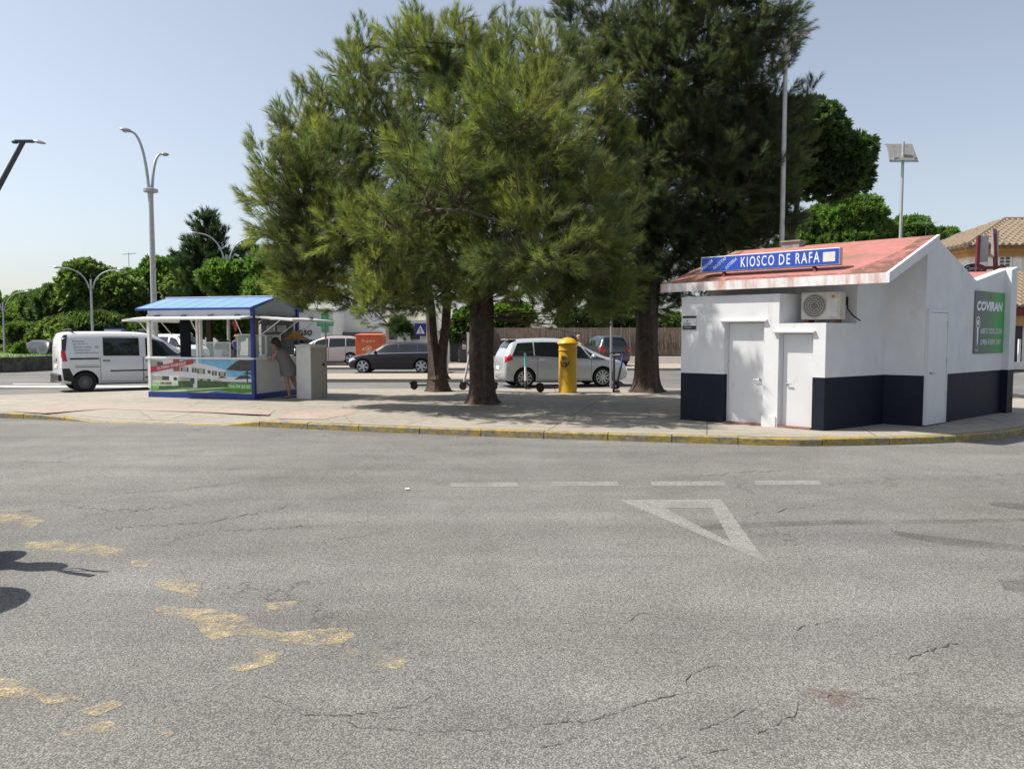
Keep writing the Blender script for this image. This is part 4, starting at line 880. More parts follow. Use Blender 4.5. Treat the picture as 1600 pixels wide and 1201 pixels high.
def wheel(parent, x, y, R, w, spokes, rim=M_alloy, fr=.72, hub=False):
    sd = 1 if y > 0 else -1
    b = MB(); b.lathe([(R*fr-.02, -w/2), (R*.92, -w/2), (R, -w*.34), (R, w*.34), (R*.92, w/2), (R*fr, w/2), (R*fr, w*.2)], 28, (x, y-sd*w/2, R), 'Y', cap=False); t = b.build('wheel', M_rubber, parent)
    b = MB(); r = R*fr; yo = y-sd*.012
    n = 28
    b.tube([(x+r*.97*math.cos(2*math.pi*i/n), yo, R+r*.97*math.sin(2*math.pi*i/n)) for i in range(n+1)], .016, 6, cap=False)
    b.lathe([(.0, -.02), (.055, -.02), (.06, .0), (.0, .012)], 12, (x, yo, R), 'Y') if sd < 0 else b.lathe([(.0, -.012), (.06, 0), (.055, .02), (0, .02)], 12, (x, yo, R), 'Y')
    for k in range(spokes):
        a = 2*math.pi*k/spokes+.3; c, s_ = math.cos(a), math.sin(a); wd = .5*r*math.sin(math.pi/spokes)*.75
        b.add([(x+c*.04-s_*wd*.8, yo, R+s_*.04+c*wd*.8), (x+c*.04+s_*wd*.8, yo, R+s_*.04-c*wd*.8), (x+c*r*.96+s_*wd, yo-sd*.01, R+s_*r*.96-c*wd), (x+c*r*.96-s_*wd, yo-sd*.01, R+s_*r*.96+c*wd)], [(0, 1, 2, 3) if sd < 0 else (3, 2, 1, 0)])
    b.build('rim', rim, t)
    b = MB(); b.lathe([(0, 0), (r, 0)], 24, (x, y-sd*.05, R), 'Y', cap=False); b.build('brake', M_dark, t)
def paintmat(name, col, metal=.25, rough=.3, coat=.6): return mat(name, col, rough, metal, var=.02, coat=coat)
HATCH = [(-2.13, .46, .74, .80, .66, .52), (-2.10, .33, .82, .90, .76, .58), (-2.02, .26, .88, 1.02, .83, .60), (-1.86, .22, .92, 1.24, .865, .58), (-1.66, .20, .935, 1.355, .88, .57), (-1.3, .19, .935, 1.40, .885, .57), (-.7, .18, .925, 1.43, .885, .57), (-.1, .18, .91, 1.43, .885, .57),
         (.3, .18, .90, 1.38, .885, .57), (.65, .18, .89, 1.24, .885, .60), (1.0, .18, .875, 1.03, .88, .68), (1.18, .18, .85, .945, .88, .75), (1.55, .19, .79, .87, .875, .74), (1.85, .21, .72, .80, .83, .70), (2.02, .25, .65, .73, .74, .60), (2.11, .32, .56, .62, .62, .48), (2.14, .40, .50, .54, .5, .38)]
MPV = [(-2.20, .46, .80, .88, .66, .54), (-2.17, .33, .92, 1.02, .78, .60), (-2.10, .26, 1.0, 1.18, .85, .63), (-1.96, .22, 1.04, 1.44, .88, .61), (-1.80, .20, 1.05, 1.55, .89, .60), (-1.4, .19, 1.04, 1.60, .895, .59), (-.8, .18, 1.02, 1.62, .895, .59), (-.2, .18, .99, 1.61, .895, .59),
       (.2, .18, .97, 1.55, .895, .59), (.6, .18, .95, 1.40, .895, .62), (1.0, .18, .94, 1.19, .89, .66), (1.32, .18, .92, 1.03, .885, .75), (1.6, .19, .86, .96, .875, .74), (1.9, .22, .77, .87, .82, .68), (2.08, .26, .68, .77, .73, .58), (2.18, .33, .58, .65, .61, .46), (2.22, .42, .52, .56, .48, .36)]
VAN = [(-2.12, .42, 1.0, 1.50, .76, .62), (-2.09, .34, 1.05, 1.66, .86, .67), (-2.02, .29, 1.07, 1.78, .90, .70), (-1.85, .25, 1.08, 1.82, .912, .71), (-1.2, .23, 1.08, 1.835, .915, .715), (-.4, .22, 1.07, 1.835, .915, .715), (.25, .21, 1.06, 1.81, .915, .71), (.65, .21, 1.04, 1.70, .915, .70),
       (1.05, .21, 1.02, 1.46, .91, .70), (1.38, .21, 1.0, 1.20, .90, .74), (1.52, .21, .98, 1.10, .89, .77), (1.8, .23, .89, 1.01, .85, .72), (1.98, .27, .78, .90, .78, .64), (2.07, .34, .66, .75, .68, .52), (2.10, .43, .58, .63, .56, .42)]
def car(label, cat, loc, rz, tab, sc, paint, arches, R, spokes, glass, doors=(), kind='hatch', rim=M_alloy, group=None, trim=True, fr=.72, wheels=True):
    t = thing('parked_car' if cat != 'van' else 'parked_van', label, cat, loc, rz, group)
    B_ = Body(tab, sc); B_.shell(paint, arches, R, t)
    for xa in arches:
        w = B_.st(xa)[3]
        for sd in (-1, 1): wheel(t, xa, sd*(w-.015), R, .2, spokes, rim, fr)
    for sd in (-1, 1):
        for (b0, b1, t0, t1) in glass['side']:
            B_.side(sd, (b0, b1), (t0, t1), lambda x: B_.st(x)[1]+.025, lambda x: lerp(B_.st(x)[1], B_.st(x)[2], .80), .007).build('side_window', M_glass, t)
        if trim:
            x0 = min(g[0] for g in glass['side']); x1 = max(g[1] for g in glass['side'])
            B_.side(sd, (x0-.02, x1+.02), (x0-.02, x1+.02), lambda x: B_.st(x)[1]+.0, lambda x: B_.st(x)[1]+.022, .010, 14, 1).build('belt_trim', M_chrome if trim == 'chrome' else M_black, t)
        for (d0, d1) in doors:
            zl = lambda x: B_.st(x)[0]+.12*(B_.st(x)[1]-B_.st(x)[0]); zh = lambda x: B_.st(x)[1]-.01
            B_.side(sd, (d0-.012, d1+.012), (d0-.012, d1+.012), lambda x: zl(x)-.012, zh, .0025, 8, 8).build('door_gap', M_black, t)
            d = B_.side(sd, (d0, d1), (d0, d1), zl, zh, .005, 8, 8).build('door', paint, t)
            hx = d0+.16 if kind != 'van' else d0+.16; hz = B_.st(hx)[1]-.12
            h = MB(); h.box((hx, sd*(B_.y(hx, hz)+.022), hz), (.20, .03, .028)); h.build('handle', M_black if kind == 'van' else paint, d, bevel=.006)
        mx = glass['mirror']; mz = B_.st(mx)[1]+.09
        m = MB(); m.ball((mx, sd*(B_.y(mx, mz)+.13), mz), (.075, .12, .075), 10); m.tube([(mx, sd*(B_.y(mx, mz)-.02), mz-.05), (mx, sd*(B_.y(mx, mz)+.1), mz-.02)], .025, 6); m.build('mirror', paint if kind != 'van' else M_black, t)
        fx = glass['front']
        B_.side(sd, (fx-.38, fx-.03), (fx-.26, fx-.02), lambda x: B_.st(x)[1]-.13, lambda x: B_.st(x)[1]+.0, .008, 6, 3).build('headlight', M_lens, t)
        rx = glass['rear']
        if kind == 'van': B_.side(sd, (rx+.015, rx+.17), (rx+.03, rx+.13), .95, 1.27, .009, 4, 5).build('tail_light', M_red, t)
        else: B_.side(sd, (rx+.03, rx+.30), (rx+.05, rx+.24), lambda x: B_.st(x)[1]-.12, lambda x: B_.st(x)[1]+.06, .008, 5, 3).build('tail_light', M_red, t)
    x0, x1 = glass['screen']; B_.top(x1, x0, .93, .93, .008).build('windscreen', M_glass, t)
    x0, x1 = glass['rearscreen']
    if x1 > x0: B_.top(x0, x1, .9, .9, .008, dx=-.012).build('rear_window', M_glass, t)
    # bumpers, sills and plates
    b = MB(); f = B_.tab[-1]; r_ = B_.tab[0]; zf = lerp(f[1], f[2], .2)
    b.box((f[0]-.02, 0, lerp(f[1], f[3], .25)), (.06, f[4]*1.3, .10)); b.box((f[0]-.015, 0, lerp(f[1], f[3], .85)), (.05, f[4]*.9, .06)); b.build('grille', M_black, t, bevel=.01)
    for xx, zz in ((f[0]+.012, lerp(f[1], f[3], .55)), (r_[0]-.012, lerp(r_[1], r_[2], .55) if kind != 'van' else .78)):
        b = MB(); b.box((xx, 0, zz), (.02, .50, .11)); b.build('number_plate', M_plate, t)
    for sd in (-1, 1): b = MB(); B_.side(sd, (arches[0]+R*1.25, arches[1]-R*1.25), (arches[0]+R*1.25, arches[1]-R*1.25), lambda x: B_.st(x)[0]+.0, lambda x: B_.st(x)[0]+.05, .006, 8, 2, b); b.build('sill', M_black, t)
    return t, B_
hg = dict(side=[(-1.72, -1.12, -1.45, -1.10), (-1.07, -.22, -1.06, -.24), (-.16, 1.02, -.18, .42)], mirror=.82, front=2.10, rear=-2.13, screen=(1.06, .34), rearscreen=(-1.98, -1.62))
mg_ = dict(side=[(-1.92, -1.20, -1.70, -1.18), (-1.15, -.22, -1.14, -.24), (-.16, .78, -.18, .50), (.84, 1.26, .58, .60)], mirror=.86, front=2.17, rear=-2.20, screen=(1.26, .24), rearscreen=(-2.04, -1.76))
vg = dict(side=[(-.98, .04, -.96, .05), (.22, 1.40, .24, .78)], mirror=1.22, front=2.06, rear=-2.12, screen=(1.44, .62), rearscreen=(0, 0))
M_silver = paintmat('paint_silver', (.50, .53, .54), .35, .32); M_blk = paintmat('paint_midnight', (.009, .009, .015), .0, .38, .18); M_pk = paintmat('paint_pearl', (.60, .50, .47), .1, .3); M_vw = paintmat('paint_white', (.72, .72, .73), 0, .35); M_bw = paintmat('paint_iceblue', (.50, .56, .64), .2, .3); M_dk = paintmat('paint_graphite', (.05, .055, .065), .3, .25)
# silver people carrier beside the pavement
s0, s1 = G(817, 606.3, 0), G(945, 604.2, 0); mid = (s0+s1)/2; a = math.atan2(s1.y-s0.y, s1.x-s0.x); mid = mid+V(-math.sin(a), math.cos(a), 0)*.88+V(math.cos(a), math.sin(a), 0)*.15
t, B_ = car('silver people carrier with dark windows parked behind the yellow pillar box', 'car', mid, a, MPV, (1, 1, 1), M_silver, (-1.50, 1.20), .325, 10, mg_, ((-1.06, -.20), (-.17, .78)))
b = MB()
for x in (-1.1,): b.box((-1.86, 0, 1.585), (.28, 1.05, .03))
b.build('roof_spoiler', M_silver, t, bevel=.012)
for sd in (-1, 1): b = MB(); b.ball((1.98, sd*.70, .38), (.05, .05, .05), 8); b.build('fog_lamp', M_lens, t)
# dark hatchback parked along the far pavement
t, B_ = car('dark midnight blue hatchback with silver alloy wheels, its tail hidden by the twin trunked tree', 'car', V(*(G(609, 583.5, 0)).to_2d(), 0)+V(.12, 1.2, 0), R_(179), HATCH, (1.0, 1, 1), M_blk, (-1.30, 1.40), .32, 6, hg, ((-.91, -.20), (-.17, .98)), trim='chrome', fr=.78)
# pearl and ice-blue cars further left, graphite car seen from behind
t, B_ = car('pale pinkish off-road style car with dark windows beside the orange bin', 'car', V(-11.0, 45.6, 0), R_(188), MPV, (1.05, 1.03, 1.05), M_pk, (-1.44, 1.44), .36, 5, mg_, ((-1.15, -.20), (-.17, .9)))
for sd in (-1, 1): b = MB(); b.tube([(-1.7, sd*.56, 1.66), (-1.5, sd*.56, 1.72), (-.2, sd*.56, 1.74), (.1, sd*.56, 1.68)], .022, 6); b.build('roof_rail', M_black, t)
car('ice blue car with a bright windscreen standing behind the pinkish car', 'car', V(-14.3, 50.5, 0), R_(197), MPV, (1, 1, .98), M_bw, (-1.37, 1.37), .33, 5, mg_, ((-1.12, -.20), (-.17, .86)))
car('white van seen through the stall between the dark curtain and the middle posts', 'van', V(-21.5, 49.5, 0), R_(-28), VAN, (1, 1, 1), M_vw, (-1.33, 1.37), .31, 5, vg, ((.15, .98),), 'van')
t, B_ = car('dark graphite car seen from behind with red lamps, parked by the brushwood fence', 'car', V(4.95, 42.3, .12), R_(103), MPV, (.95, 1.02, 1.0), M_dk, (-1.30, 1.30), .34, 5, mg_, ((-1.12, -.20), (-.17, .86)))
car('dark car seen between the raised lawn and the rear of the white van', 'car', V(-30.3, 49.5, 0), R_(150), HATCH, (1.05, 1, 1.02), M_blk, (-1.30, 1.32), .32, 5, hg, ((-1.05, -.20),))
car('white car parked beyond the bonnet of the white van', 'car', V(-24.2, 52.5, 0), R_(30), HATCH, (1, 1, 1), M_vw, (-1.30, 1.32), .32, 5, hg, ((-1.05, -.20),))
# white delivery van on the left
VA = R_(38); wv = G(134, 613.3, 0); h_ = V(math.cos(VA), math.sin(VA), 0); l_ = V(-math.sin(VA), math.cos(VA), 0)
vc = wv+h_*1.49+l_*.90
van, B_ = car('white delivery van with black bumpers and small printed lettering, parked behind the stall', 'van', vc, VA, VAN, (1, 1, 1), M_vw, (-1.49, 1.23), .315, 14, vg, ((-1.06, .12), (.15, .84)), 'van', rim=mat('steel_wheel', (.16, .16, .165), .55, .3), trim=False, fr=.58)
for sd in (-1, 1):
    B_.side(sd, (-2.10, -1.70), (-2.115, -1.9), lambda x: B_.st(x)[0]+.02, .74, .008, 6, 5).build('bumper_corner', M_black, van)
    B_.side(sd, (-2.07, -1.97), (-2.05, -1.90), 1.27, 1.74, .007, 3, 6).build('pillar_cover', M_glass, van)
    B_.side(sd, (-1.88, -1.1), (-1.88, -1.1), 1.00, 1.045, .012, 8, 2).build('slide_rail', M_black, van)
    B_.side(sd, (-.8, .84), (-.8, .84), .62, .66, .014, 8, 2).build('rub_strip', M_black, van)
b = MB(); b.box((-2.13, 0, .46), (.12, 1.62, .20)); b.build('rear_bumper', M_black, van, bevel=.03)
b = MB(); b.box((-2.115, 0, .8), (.008, .012, .9)); b.build('door_gap', M_black, van)
b = MB(); b.box((-2.125, -.12, .98), (.03, .10, .07)); b.build('rear_handle', M_black, van)
for x in (-1.75, .35):
    b = MB(); b.tube([(x, -.60, 1.80), (x, -.58, 1.90), (x, .58, 1.90), (x, .60, 1.80)], .025, 6); b.build('roof_bar', M_black, van)
M_vt = mat('van_print', (.06, .07, .06), .5, var=0); M_vg = mat('van_green', (.02, .12, .07), .5, var=0)
def vt(s, x, z, h, w, m=M_vt, **k): y = -(B_.y(x+w/2, z+h/2)+.011); text(s, V(x, y, z), X, V(0, .12, 1), h, m, van, width=w, depth=.001, **k)
for i, s in enumerate(('Piscinas', 'Jardineria', 'Electricidad', 'Fontaneria', 'Mantenimiento')): vt(s, -1.78+.015*i, 1.52-.085*i, .05, (.32, .40, .46, .42, .62)[i])
vt('Mantenimiento de piscinas', -1.74, .80, .04, .62); vt('956 37', .42, .76, .09, .3); vt('SERVICIOS', .17, .38, .16, .64, bold=.03)
b = MB(); z = .775; b.add([(-1.74, -(B_.y(-1.7, z)+.011), z-.012), (-1.1, -(B_.y(-1.1, z)+.011), z-.012), (-1.1, -(B_.y(-1.1, z)+.011), z+.008), (-1.74, -(B_.y(-1.7, z)+.011), z+.008)], [(0, 1, 2, 3)]); b.build('green_line', M_vg, van)
for i, (s, w, h) in enumerate((('Servicios', .45, .05), ('Piscinas', .35, .04), ('Jardines', .38, .04), ('www.servicios', .6, .055))): text(s, V(-2.123, .55 if i < 3 else .62, (1.32, 1.22, 1.12, .90)[i]), V(0, -1, 0), Z, h, M_vg if i == 3 else M_vt, van, width=w, depth=.002)
b = MB(); x, z = -1.14, 1.36; y = -(B_.y(x, z)+.008); b.lathe([(0, 0), (.05, 0)], 14, (x, y, z), 'Y', cap=False); b.build('fuel_cap', M_grey, van)
# motor scooter just outside the frame on the left (its shadow falls into the picture)
ms = thing('motor_scooter', 'dark parked motor scooter with mirrors whose shadow falls on the asphalt', 'scooter', V(-4.23, 5.16, 0), R_(82))
for x in (-.62, .62): b = MB(); b.lathe([(.14, -.05), (.22, -.055), (.25, -.03), (.25, .03), (.22, .055), (.14, .05)], 22, (x, 0, .25), 'Y'); b.build('wheel', M_rubber, ms)
b = MB(); b.grid(lambda u, v: (lerp(-.85, .1, u), (.16+.05*math.sin(u*3.1))*math.cos(v*math.pi), .42+.1*u*(1-u)+(.28-.06*u)*math.sin(v*math.pi)), 10, 8); b.box((.2, 0, .30), (.55, .34, .06)); b.build('body', M_blk, ms)
b = MB(); b.ball((-.35, 0, .80), (.42, .15, .07), 12); b.build('seat', M_black, ms)
b = MB(); b.ball((-.34, -.02, 1.16), (.36, .33, .24), 16); b.build('shadow_case', M_black, ms)  # unseen case, added and rounded to cast the blob of shadow on the road
b = MB(); b.tube([(-.3, 0, .78), (-.4, 0, .97)], .04, 6); b.box((-.42, 0, .95), (.4, .3, .03)); b.build('rack', M_dark, ms)
b = MB(); b.plate([(.40, -.22, .30), (.40, .22, .30), (.50, .20, .85), (.44, .12, 1.03), (.44, -.12, 1.03), (.50, -.20, .85)], (1, 0, .1), .08); b.ball((.47, 0, 1.0), (.12, .2, .13), 12); b.tube([(.62, 0, .25), (.44, 0, .98)], .04, 8); b.build('front_shield', M_blk, ms)
b = MB(); b.tube([(.32, .50, 1.04), (.36, .30, 1.06), (.42, .1, 1.06), (.42, -.1, 1.06), (.36, -.3, 1.06), (.32, -.50, 1.04)], [.03, .028, .016, .016, .028, .03], 8)
for sd in (-1, 1): b.tube([(.42, sd*.14, 1.07), (.47, sd*.25, 1.08), (.43, sd*.41, 1.05)], .011, 5); b.tube([(.40, sd*.2, 1.07), (.42, sd*.30, 1.25)], .01, 5); b.ball((.41, sd*.33, 1.28), (.02, .07, .05), 8)
b.build('handlebar', M_black, ms)
# ================================================================== foliage
def leafmat(name, rough=.6, trans=.35):
    m = bpy.data.materials.new(name); m.use_nodes = True; nt = m.node_tree; MATS[name] = m
    for n in list(nt.nodes): nt.nodes.remove(n)
    out = nt.nodes.new('ShaderNodeOutputMaterial'); at_ = nt.nodes.new('ShaderNodeAttribute'); at_.attribute_name = 'tint'
    d = nt.nodes.new('ShaderNodeBsdfPrincipled'); d.inputs['Roughness'].default_value = rough; d.inputs['Specular IOR Level'].default_value = .3
    tr = nt.nodes.new('ShaderNodeBsdfTranslucent'); mx = nt.nodes.new('ShaderNodeMixShader'); mx.inputs[0].default_value = trans
    br = nt.nodes.new('ShaderNodeMix'); br.data_type = 'RGBA'; br.blend_type = 'MULTIPLY'; br.inputs[0].default_value = 1; br.inputs[7].default_value = (1.3, 1.4, .8, 1)
    nt.links.new(at_.outputs['Color'], d.inputs['Base Color']); nt.links.new(at_.outputs['Color'], br.inputs[6]); nt.links.new(br.outputs[2], tr.inputs['Color'])
    nt.links.new(d.outputs[0], mx.inputs[1]); nt.links.new(tr.outputs[0], mx.inputs[2]); nt.links.new(mx.outputs[0], out.inputs['Surface'])
    return m
M_needle = leafmat('needles', .55, .5); M_leaf = leafmat('leaves', .5, .4)
def brush(k, length, width, spread, axis_len, seed, leaf=False):
    """Template of k thin blades leaving a twig that runs along +z."""
    r = np.random.default_rng(seed); V_ = []
    for i in range(k):
        a = r.uniform(0, 2*np.pi); t = r.uniform(0, 1)**.8; o = np.array([0, 0, t*axis_len]); sp_ = spread*(.45+.75*r.random())*(1.05-.45*t)
        d = np.array([np.cos(a)*sp_, np.sin(a)*sp_, 1.0]); d /= np.linalg.norm(d); L = length*r.uniform(.65, 1.15)
        s = np.cross(d, r.normal(size=3)); s /= np.linalg.norm(s)
        if leaf: V_ += [o+d*L*.1, o+d*L*.55+s*width, o+d*L, o+d*L*.55-s*width]
        else: V_ += [o+s*width*.5, o-s*width*.5, o+d*L+np.array([0, 0, -L*.04])]
    return np.array(V_).reshape(k, 4 if leaf else 3, 3)
def scatter(name, pos, dirs, scale, tint, temps, m, parent):
    N = len(pos); dirs = dirs/np.linalg.norm(dirs, axis=1, keepdims=True)
    ref = np.where(np.abs(dirs[:, 2:3]) > .9, np.array([[1., 0, 0]]), np.array([[0, 0, 1.]])); x = np.cross(ref, dirs); x /= np.linalg.norm(x, axis=1, keepdims=True); y = np.cross(dirs, x)
    M = np.stack([x, y, dirs], 2)                                # columns
    idx = RNG.integers(0, len(temps), N); T = np.stack(temps)     # (t,k,c,3)
    k, c = T.shape[1:3]
    vs = np.einsum('nij,nkcj->nkci', M, T[idx])*scale[:, None, None, None]+pos[:, None, None, :]
    cols = np.repeat(tint[:, None, :], k, 1)*RNG.uniform(.72, 1.28, (N, k, 1)); cols = np.repeat(cols[:, :, None, :], c, 2).reshape(-1, 3)
    vs = vs.reshape(-1, 3); nv = len(vs); nf = nv//c
    me = bpy.data.meshes.new(name); me.vertices.add(nv); me.vertices.foreach_set('co', vs.astype(np.float32).ravel())
    me.loops.add(nv); me.loops.foreach_set('vertex_index', np.arange(nv, dtype=np.int32))
    me.polygons.add(nf); me.polygons.foreach_set('loop_start', np.arange(0, nv, c, dtype=np.int32))
    at_ = me.attributes.new('tint', 'FLOAT_COLOR', 'POINT'); at_.data.foreach_set('color', np.concatenate([np.clip(cols, 0, 1), np.ones((nv, 1))], 1).astype(np.float32).ravel())
    me.materials.append(m); me.update(calc_edges=True)
    o = bpy.data.objects.new(name, me); COL.objects.link(o); o.parent = parent; return o
CAS = [brush(54, .21, .0085, .95, .24, s) for s in range(6)]
PUFF = [brush(22, .34, .05, .9, .18, 50+s, True) for s in range(6)]
LEAF = [brush(18, .30, .07, 1.3, .25, 70+s, True) for s in range(6)]
PINE = [brush(30, .42, .03, .85, .3, 90+s) for s in range(6)]
def unit(n): v = RNG.normal(size=(n, 3)); return v/np.linalg.norm(v, axis=1, keepdims=True)
def ells(tab, Y, dy=0.):                  # crown lobes given where they are seen, as world ellipsoids at distance Y
    out = []
    for t in tab:
        px, py, rx, ry = t[:4]; yy = Y+(t[4] if len(t) > 4 else 0); c = P(px, py, yy); s = yy/F
        out.append((np.array(c), np.array([rx*s, (rx+ry)*.5*s*(t[5] if len(t) > 5 else .9), ry*s])))
    return out
def feathery(label, base, trunk, lobes, nb, cols, limbs, group=None, name='casuarina_tree', up=.7, ln=(.4, .9), tuft=11, girth=None, seed=1, cat='tree', twin=None):
    global RNG
    RNG = np.random.default_rng(seed); random.seed(seed)
    t = thing(name, label, cat, base, 0, group); B0 = np.array(base)
    b = MB()
    def trunkmesh(pts, rads, flare=True):
        pts = [Vector(p) for p in pts]; n = 22; k = 26; vs = []
        for i in range(k+1):
            u = i/k; f_i = u*(len(pts)-1); j = min(int(f_i), len(pts)-2); p = pts[j].lerp(pts[j+1], f_i-j); r = lerp(rads[j], rads[j+1], f_i-j)
            for q in range(n):
                a = 2*math.pi*q/n; rid = 1+.10*math.sin(a*5+seed+u*3)+.05*math.sin(a*11+u*9)
                fl = 1+(.55*math.exp(-(p.z-pts[0].z)/.16)*(1+.4*math.sin(a*4+seed)) if flare else 0)
                vs.append((p.x+math.cos(a)*r*rid*fl, p.y+math.sin(a)*r*rid*fl, p.z))
        b.add(vs, [(i*n+j, i*n+(j+1) % n, (i+1)*n+(j+1) % n, (i+1)*n+j) for i in range(k) for j in range(n)], 0, True)
    for pts, rads in trunk: trunkmesh(pts, rads)
    segs = []
    for pts, rads in trunk: segs += [(np.array(p), r) for p, r in zip(pts, rads)]
    # limbs sweep up and out from the trunk into each lobe
    nodes = []
    for pts, rads in trunk:
        for u in np.linspace(.45, 1, 10):
            f_i = u*(len(pts)-1); j = min(int(f_i), len(pts)-2); nodes.append(np.array(Vector(pts[j]).lerp(Vector(pts[j+1]), f_i-j)))
    vol = np.array([np.prod(e[1]) for e in lobes])**.8; vol /= vol.sum()
    for i in range(limbs):
        c, r = lobes[RNG.choice(len(lobes), p=vol)]; d = unit(1)[0]; tip = c-B0+d*r*.62*RNG.random()**.4
        cand = [n for n in nodes if n[2] < tip[2]+.3] or nodes; s = min(cand, key=lambda n: np.linalg.norm(n-tip)*(.7+.6*RNG.random()))
        L = np.linalg.norm(tip-s); pts = []
        for u in np.linspace(0, 1, 7): p = s*(1-u)+tip*u; p = p+np.array([0, 0, .10*L*math.sin(math.pi*u)])+RNG.normal(size=3)*.03*L*u*(1-u)*3; pts.append(p)
        r0 = .035+.016*L; b.tube(pts, [lerp(r0, .012, u) for u in np.linspace(0, 1, 7)], 6); nodes += pts[2:]
    nod = np.array(nodes)
    pos = []; dr = []; tn = []; sc = []
    tops = 0
    for i in range(nb):
        c, r = lobes[RNG.choice(len(lobes), p=vol)]; d = unit(1)[0]; q = RNG.random()**.42; tip = c-B0+d*r*q
        out = d*r; out /= np.linalg.norm(out); dirn = out*(.55+.5*q)+np.array([0, 0, up])+RNG.normal(size=3)*.28; dirn /= np.linalg.norm(dirn)
        L = RNG.uniform(*ln); root = tip-dirn*L; j = np.argmin(np.linalg.norm(nod-root, axis=1)*1.0+np.maximum(0, nod[:, 2]-root[2])); s = nod[j]
        if np.linalg.norm(root-s) < 3.2: b.tube([s, s*.55+root*.45+RNG.normal(size=3)*.06, root, tip-dirn*.1], [.016, .013, .009, .004], 4)
        else: b.tube([root, tip-dirn*.1], [.009, .004], 4)
        base_c = np.array(cols[RNG.integers(len(cols))])*RNG.uniform(.75, 1.25)
        nt_ = tuft
        for k in range(nt_):
            u = (k+RNG.random())/nt_; sd_ = unit(1)[0]; w = .42*L*(1-.7*u)*RNG.random()**.5
            pos.append(root+dirn*L*(.05+.9*u)+sd_*w); dd = dirn+sd_*.75*(1-.5*u); dr.append(dd); tn.append(base_c*RNG.uniform(.85, 1.15)); sc.append(RNG.uniform(.8, 1.2))
    b.build('trunk', M_bark, t)
    scatter('crown', np.array(pos), np.array(dr), np.array(sc), np.array(tn), CAS, M_needle, t)
    return t
OLIVE = [(.155, .185, .062), (.185, .215, .066), (.125, .16, .066), (.105, .14, .066), (.22, .24, .066), (.135, .15, .066)]
DUSK = [(.08, .105, .058), (.10, .125, .065), (.065, .088, .05), (.12, .14, .062)]
# the two lighter trees in front and the tall dark one
tb = G(753, 630, .12)
def rel(px, py, Y, base): p = P(px, py, Y); return (p.x-base.x, p.y-base.y, p.z-base.z)
feathery('broad olive green feathery tree with a thick fluted trunk nearest the kerb', tb, [([(0, 0, -.03), (.02, 0, .5), (-.02, .02, 1.3), (.0, .05, 2.3), (-.1, .1, 3.6), (.05, .1, 5.2), (.1, .1, 6.6)], [.30, .285, .275, .26, .19, .13, .05])],
         ells([(790, 240, 170, 190, .2), (880, 250, 120, 160, .5), (720, 330, 150, 150, -.6), (770, 110, 150, 100, .3), (690, 90, 110, 85, .2), (860, 90, 100, 85, .5), (800, 400, 150, 80, 0), (900, 390, 90, 110, .6), (690, 420, 110, 70, .2), (735, 415, 70, 60, -2.2, .6), (850, 450, 70, 50, .6), (955, 200, 50, 90, .3), (900, 330, 110, 110, -2.6), (800, 190, 130, 110, -2.8), (700, 260, 110, 110, -2.8), (830, 370, 120, 80, -3.4), (620, 350, 90, 80, -2.6), (470, 270, 95, 115, -.4), (425, 330, 55, 70, -.3), (440, 220, 50, 60, -.3), (500, 370, 90, 85, -.8), (480, 440, 70, 45, -.3), (950, 420, 60, 70, -1.5), (560, 330, 90, 100, -1.5), (880, 455, 110, 40, -1), (960, 465, 60, 35, .3), (600, 440, 90, 45, -2), (460, 425, 60, 50, -.2)], 17.5), 1050, OLIVE, 40, seed=5)
t2b = G(684, 611, .12)
feathery('olive green feathery tree rising from a twin forked trunk behind the thick trunked one', t2b, [([(0, 0, -.03), (0, 0, .45), (-.12, 0, 1.2), (-.2, 0, 2.6), (-.6, -.3, 4.2), (-.9, -.5, 6.0)], [.27, .25, .145, .13, .10, .05]), ([(.02, 0, .35), (.12, 0, 1.0), (.24, 0, 1.8), (.3, 0, 2.8), (.1, -.3, 4.3), (.0, -.5, 6.2)], [.2, .145, .12, .115, .09, .05])],
         ells([(560, 240, 120, 150, -1.8), (500, 230, 90, 100, -1.8), (500, 380, 85, 75, -2), (590, 380, 120, 100, -2), (560, 110, 75, 75, -1.6), (640, 80, 70, 70, -1.6), (620, 200, 120, 130, -2), (570, 450, 100, 45, -1.8), (640, 440, 80, 60, -2), (470, 420, 70, 50, -1.8)], 21.6), 440, OLIVE+[(.11, .14, .06)], 30, seed=9)
t3b = G(1010, 612, .12)
feathery('tall dark feathery tree with a straight dark trunk just beside the kiosk front', t3b, [([(0, 0, -.03), (0, 0, .5), (-.02, 0, 1.6), (.05, 0, 3.2), (.3, 0, 5.5), (.6, 0, 8), (.8, 0, 10.5)], [.36, .315, .295, .27, .21, .14, .06])],
         ells([(1050, 130, 130, 150), (1120, 60, 140, 110), (1000, 250, 110, 130), (1100, 260, 120, 120, -.5), (960, 60, 100, 80), (1060, 370, 110, 80), (1190, 40, 75, 75), (940, 390, 70, 90), (1180, 230, 90, 100), (1150, 340, 100, 50), (1010, 450, 60, 45), (960, 470, 60, 35), (900, 20, 70, 40), (1245, 150, 55, 30, 0), (1205, 290, 65, 80), (1100, -60, 130, 80), (1130, 360, 120, 60), (1080, 430, 70, 50), (1000, 340, 100, 110, -.5), (1190, 340, 90, 45), (1150, 150, 100, 110)], 21.8), 1500, DUSK, 44, seed=13, up=.5)
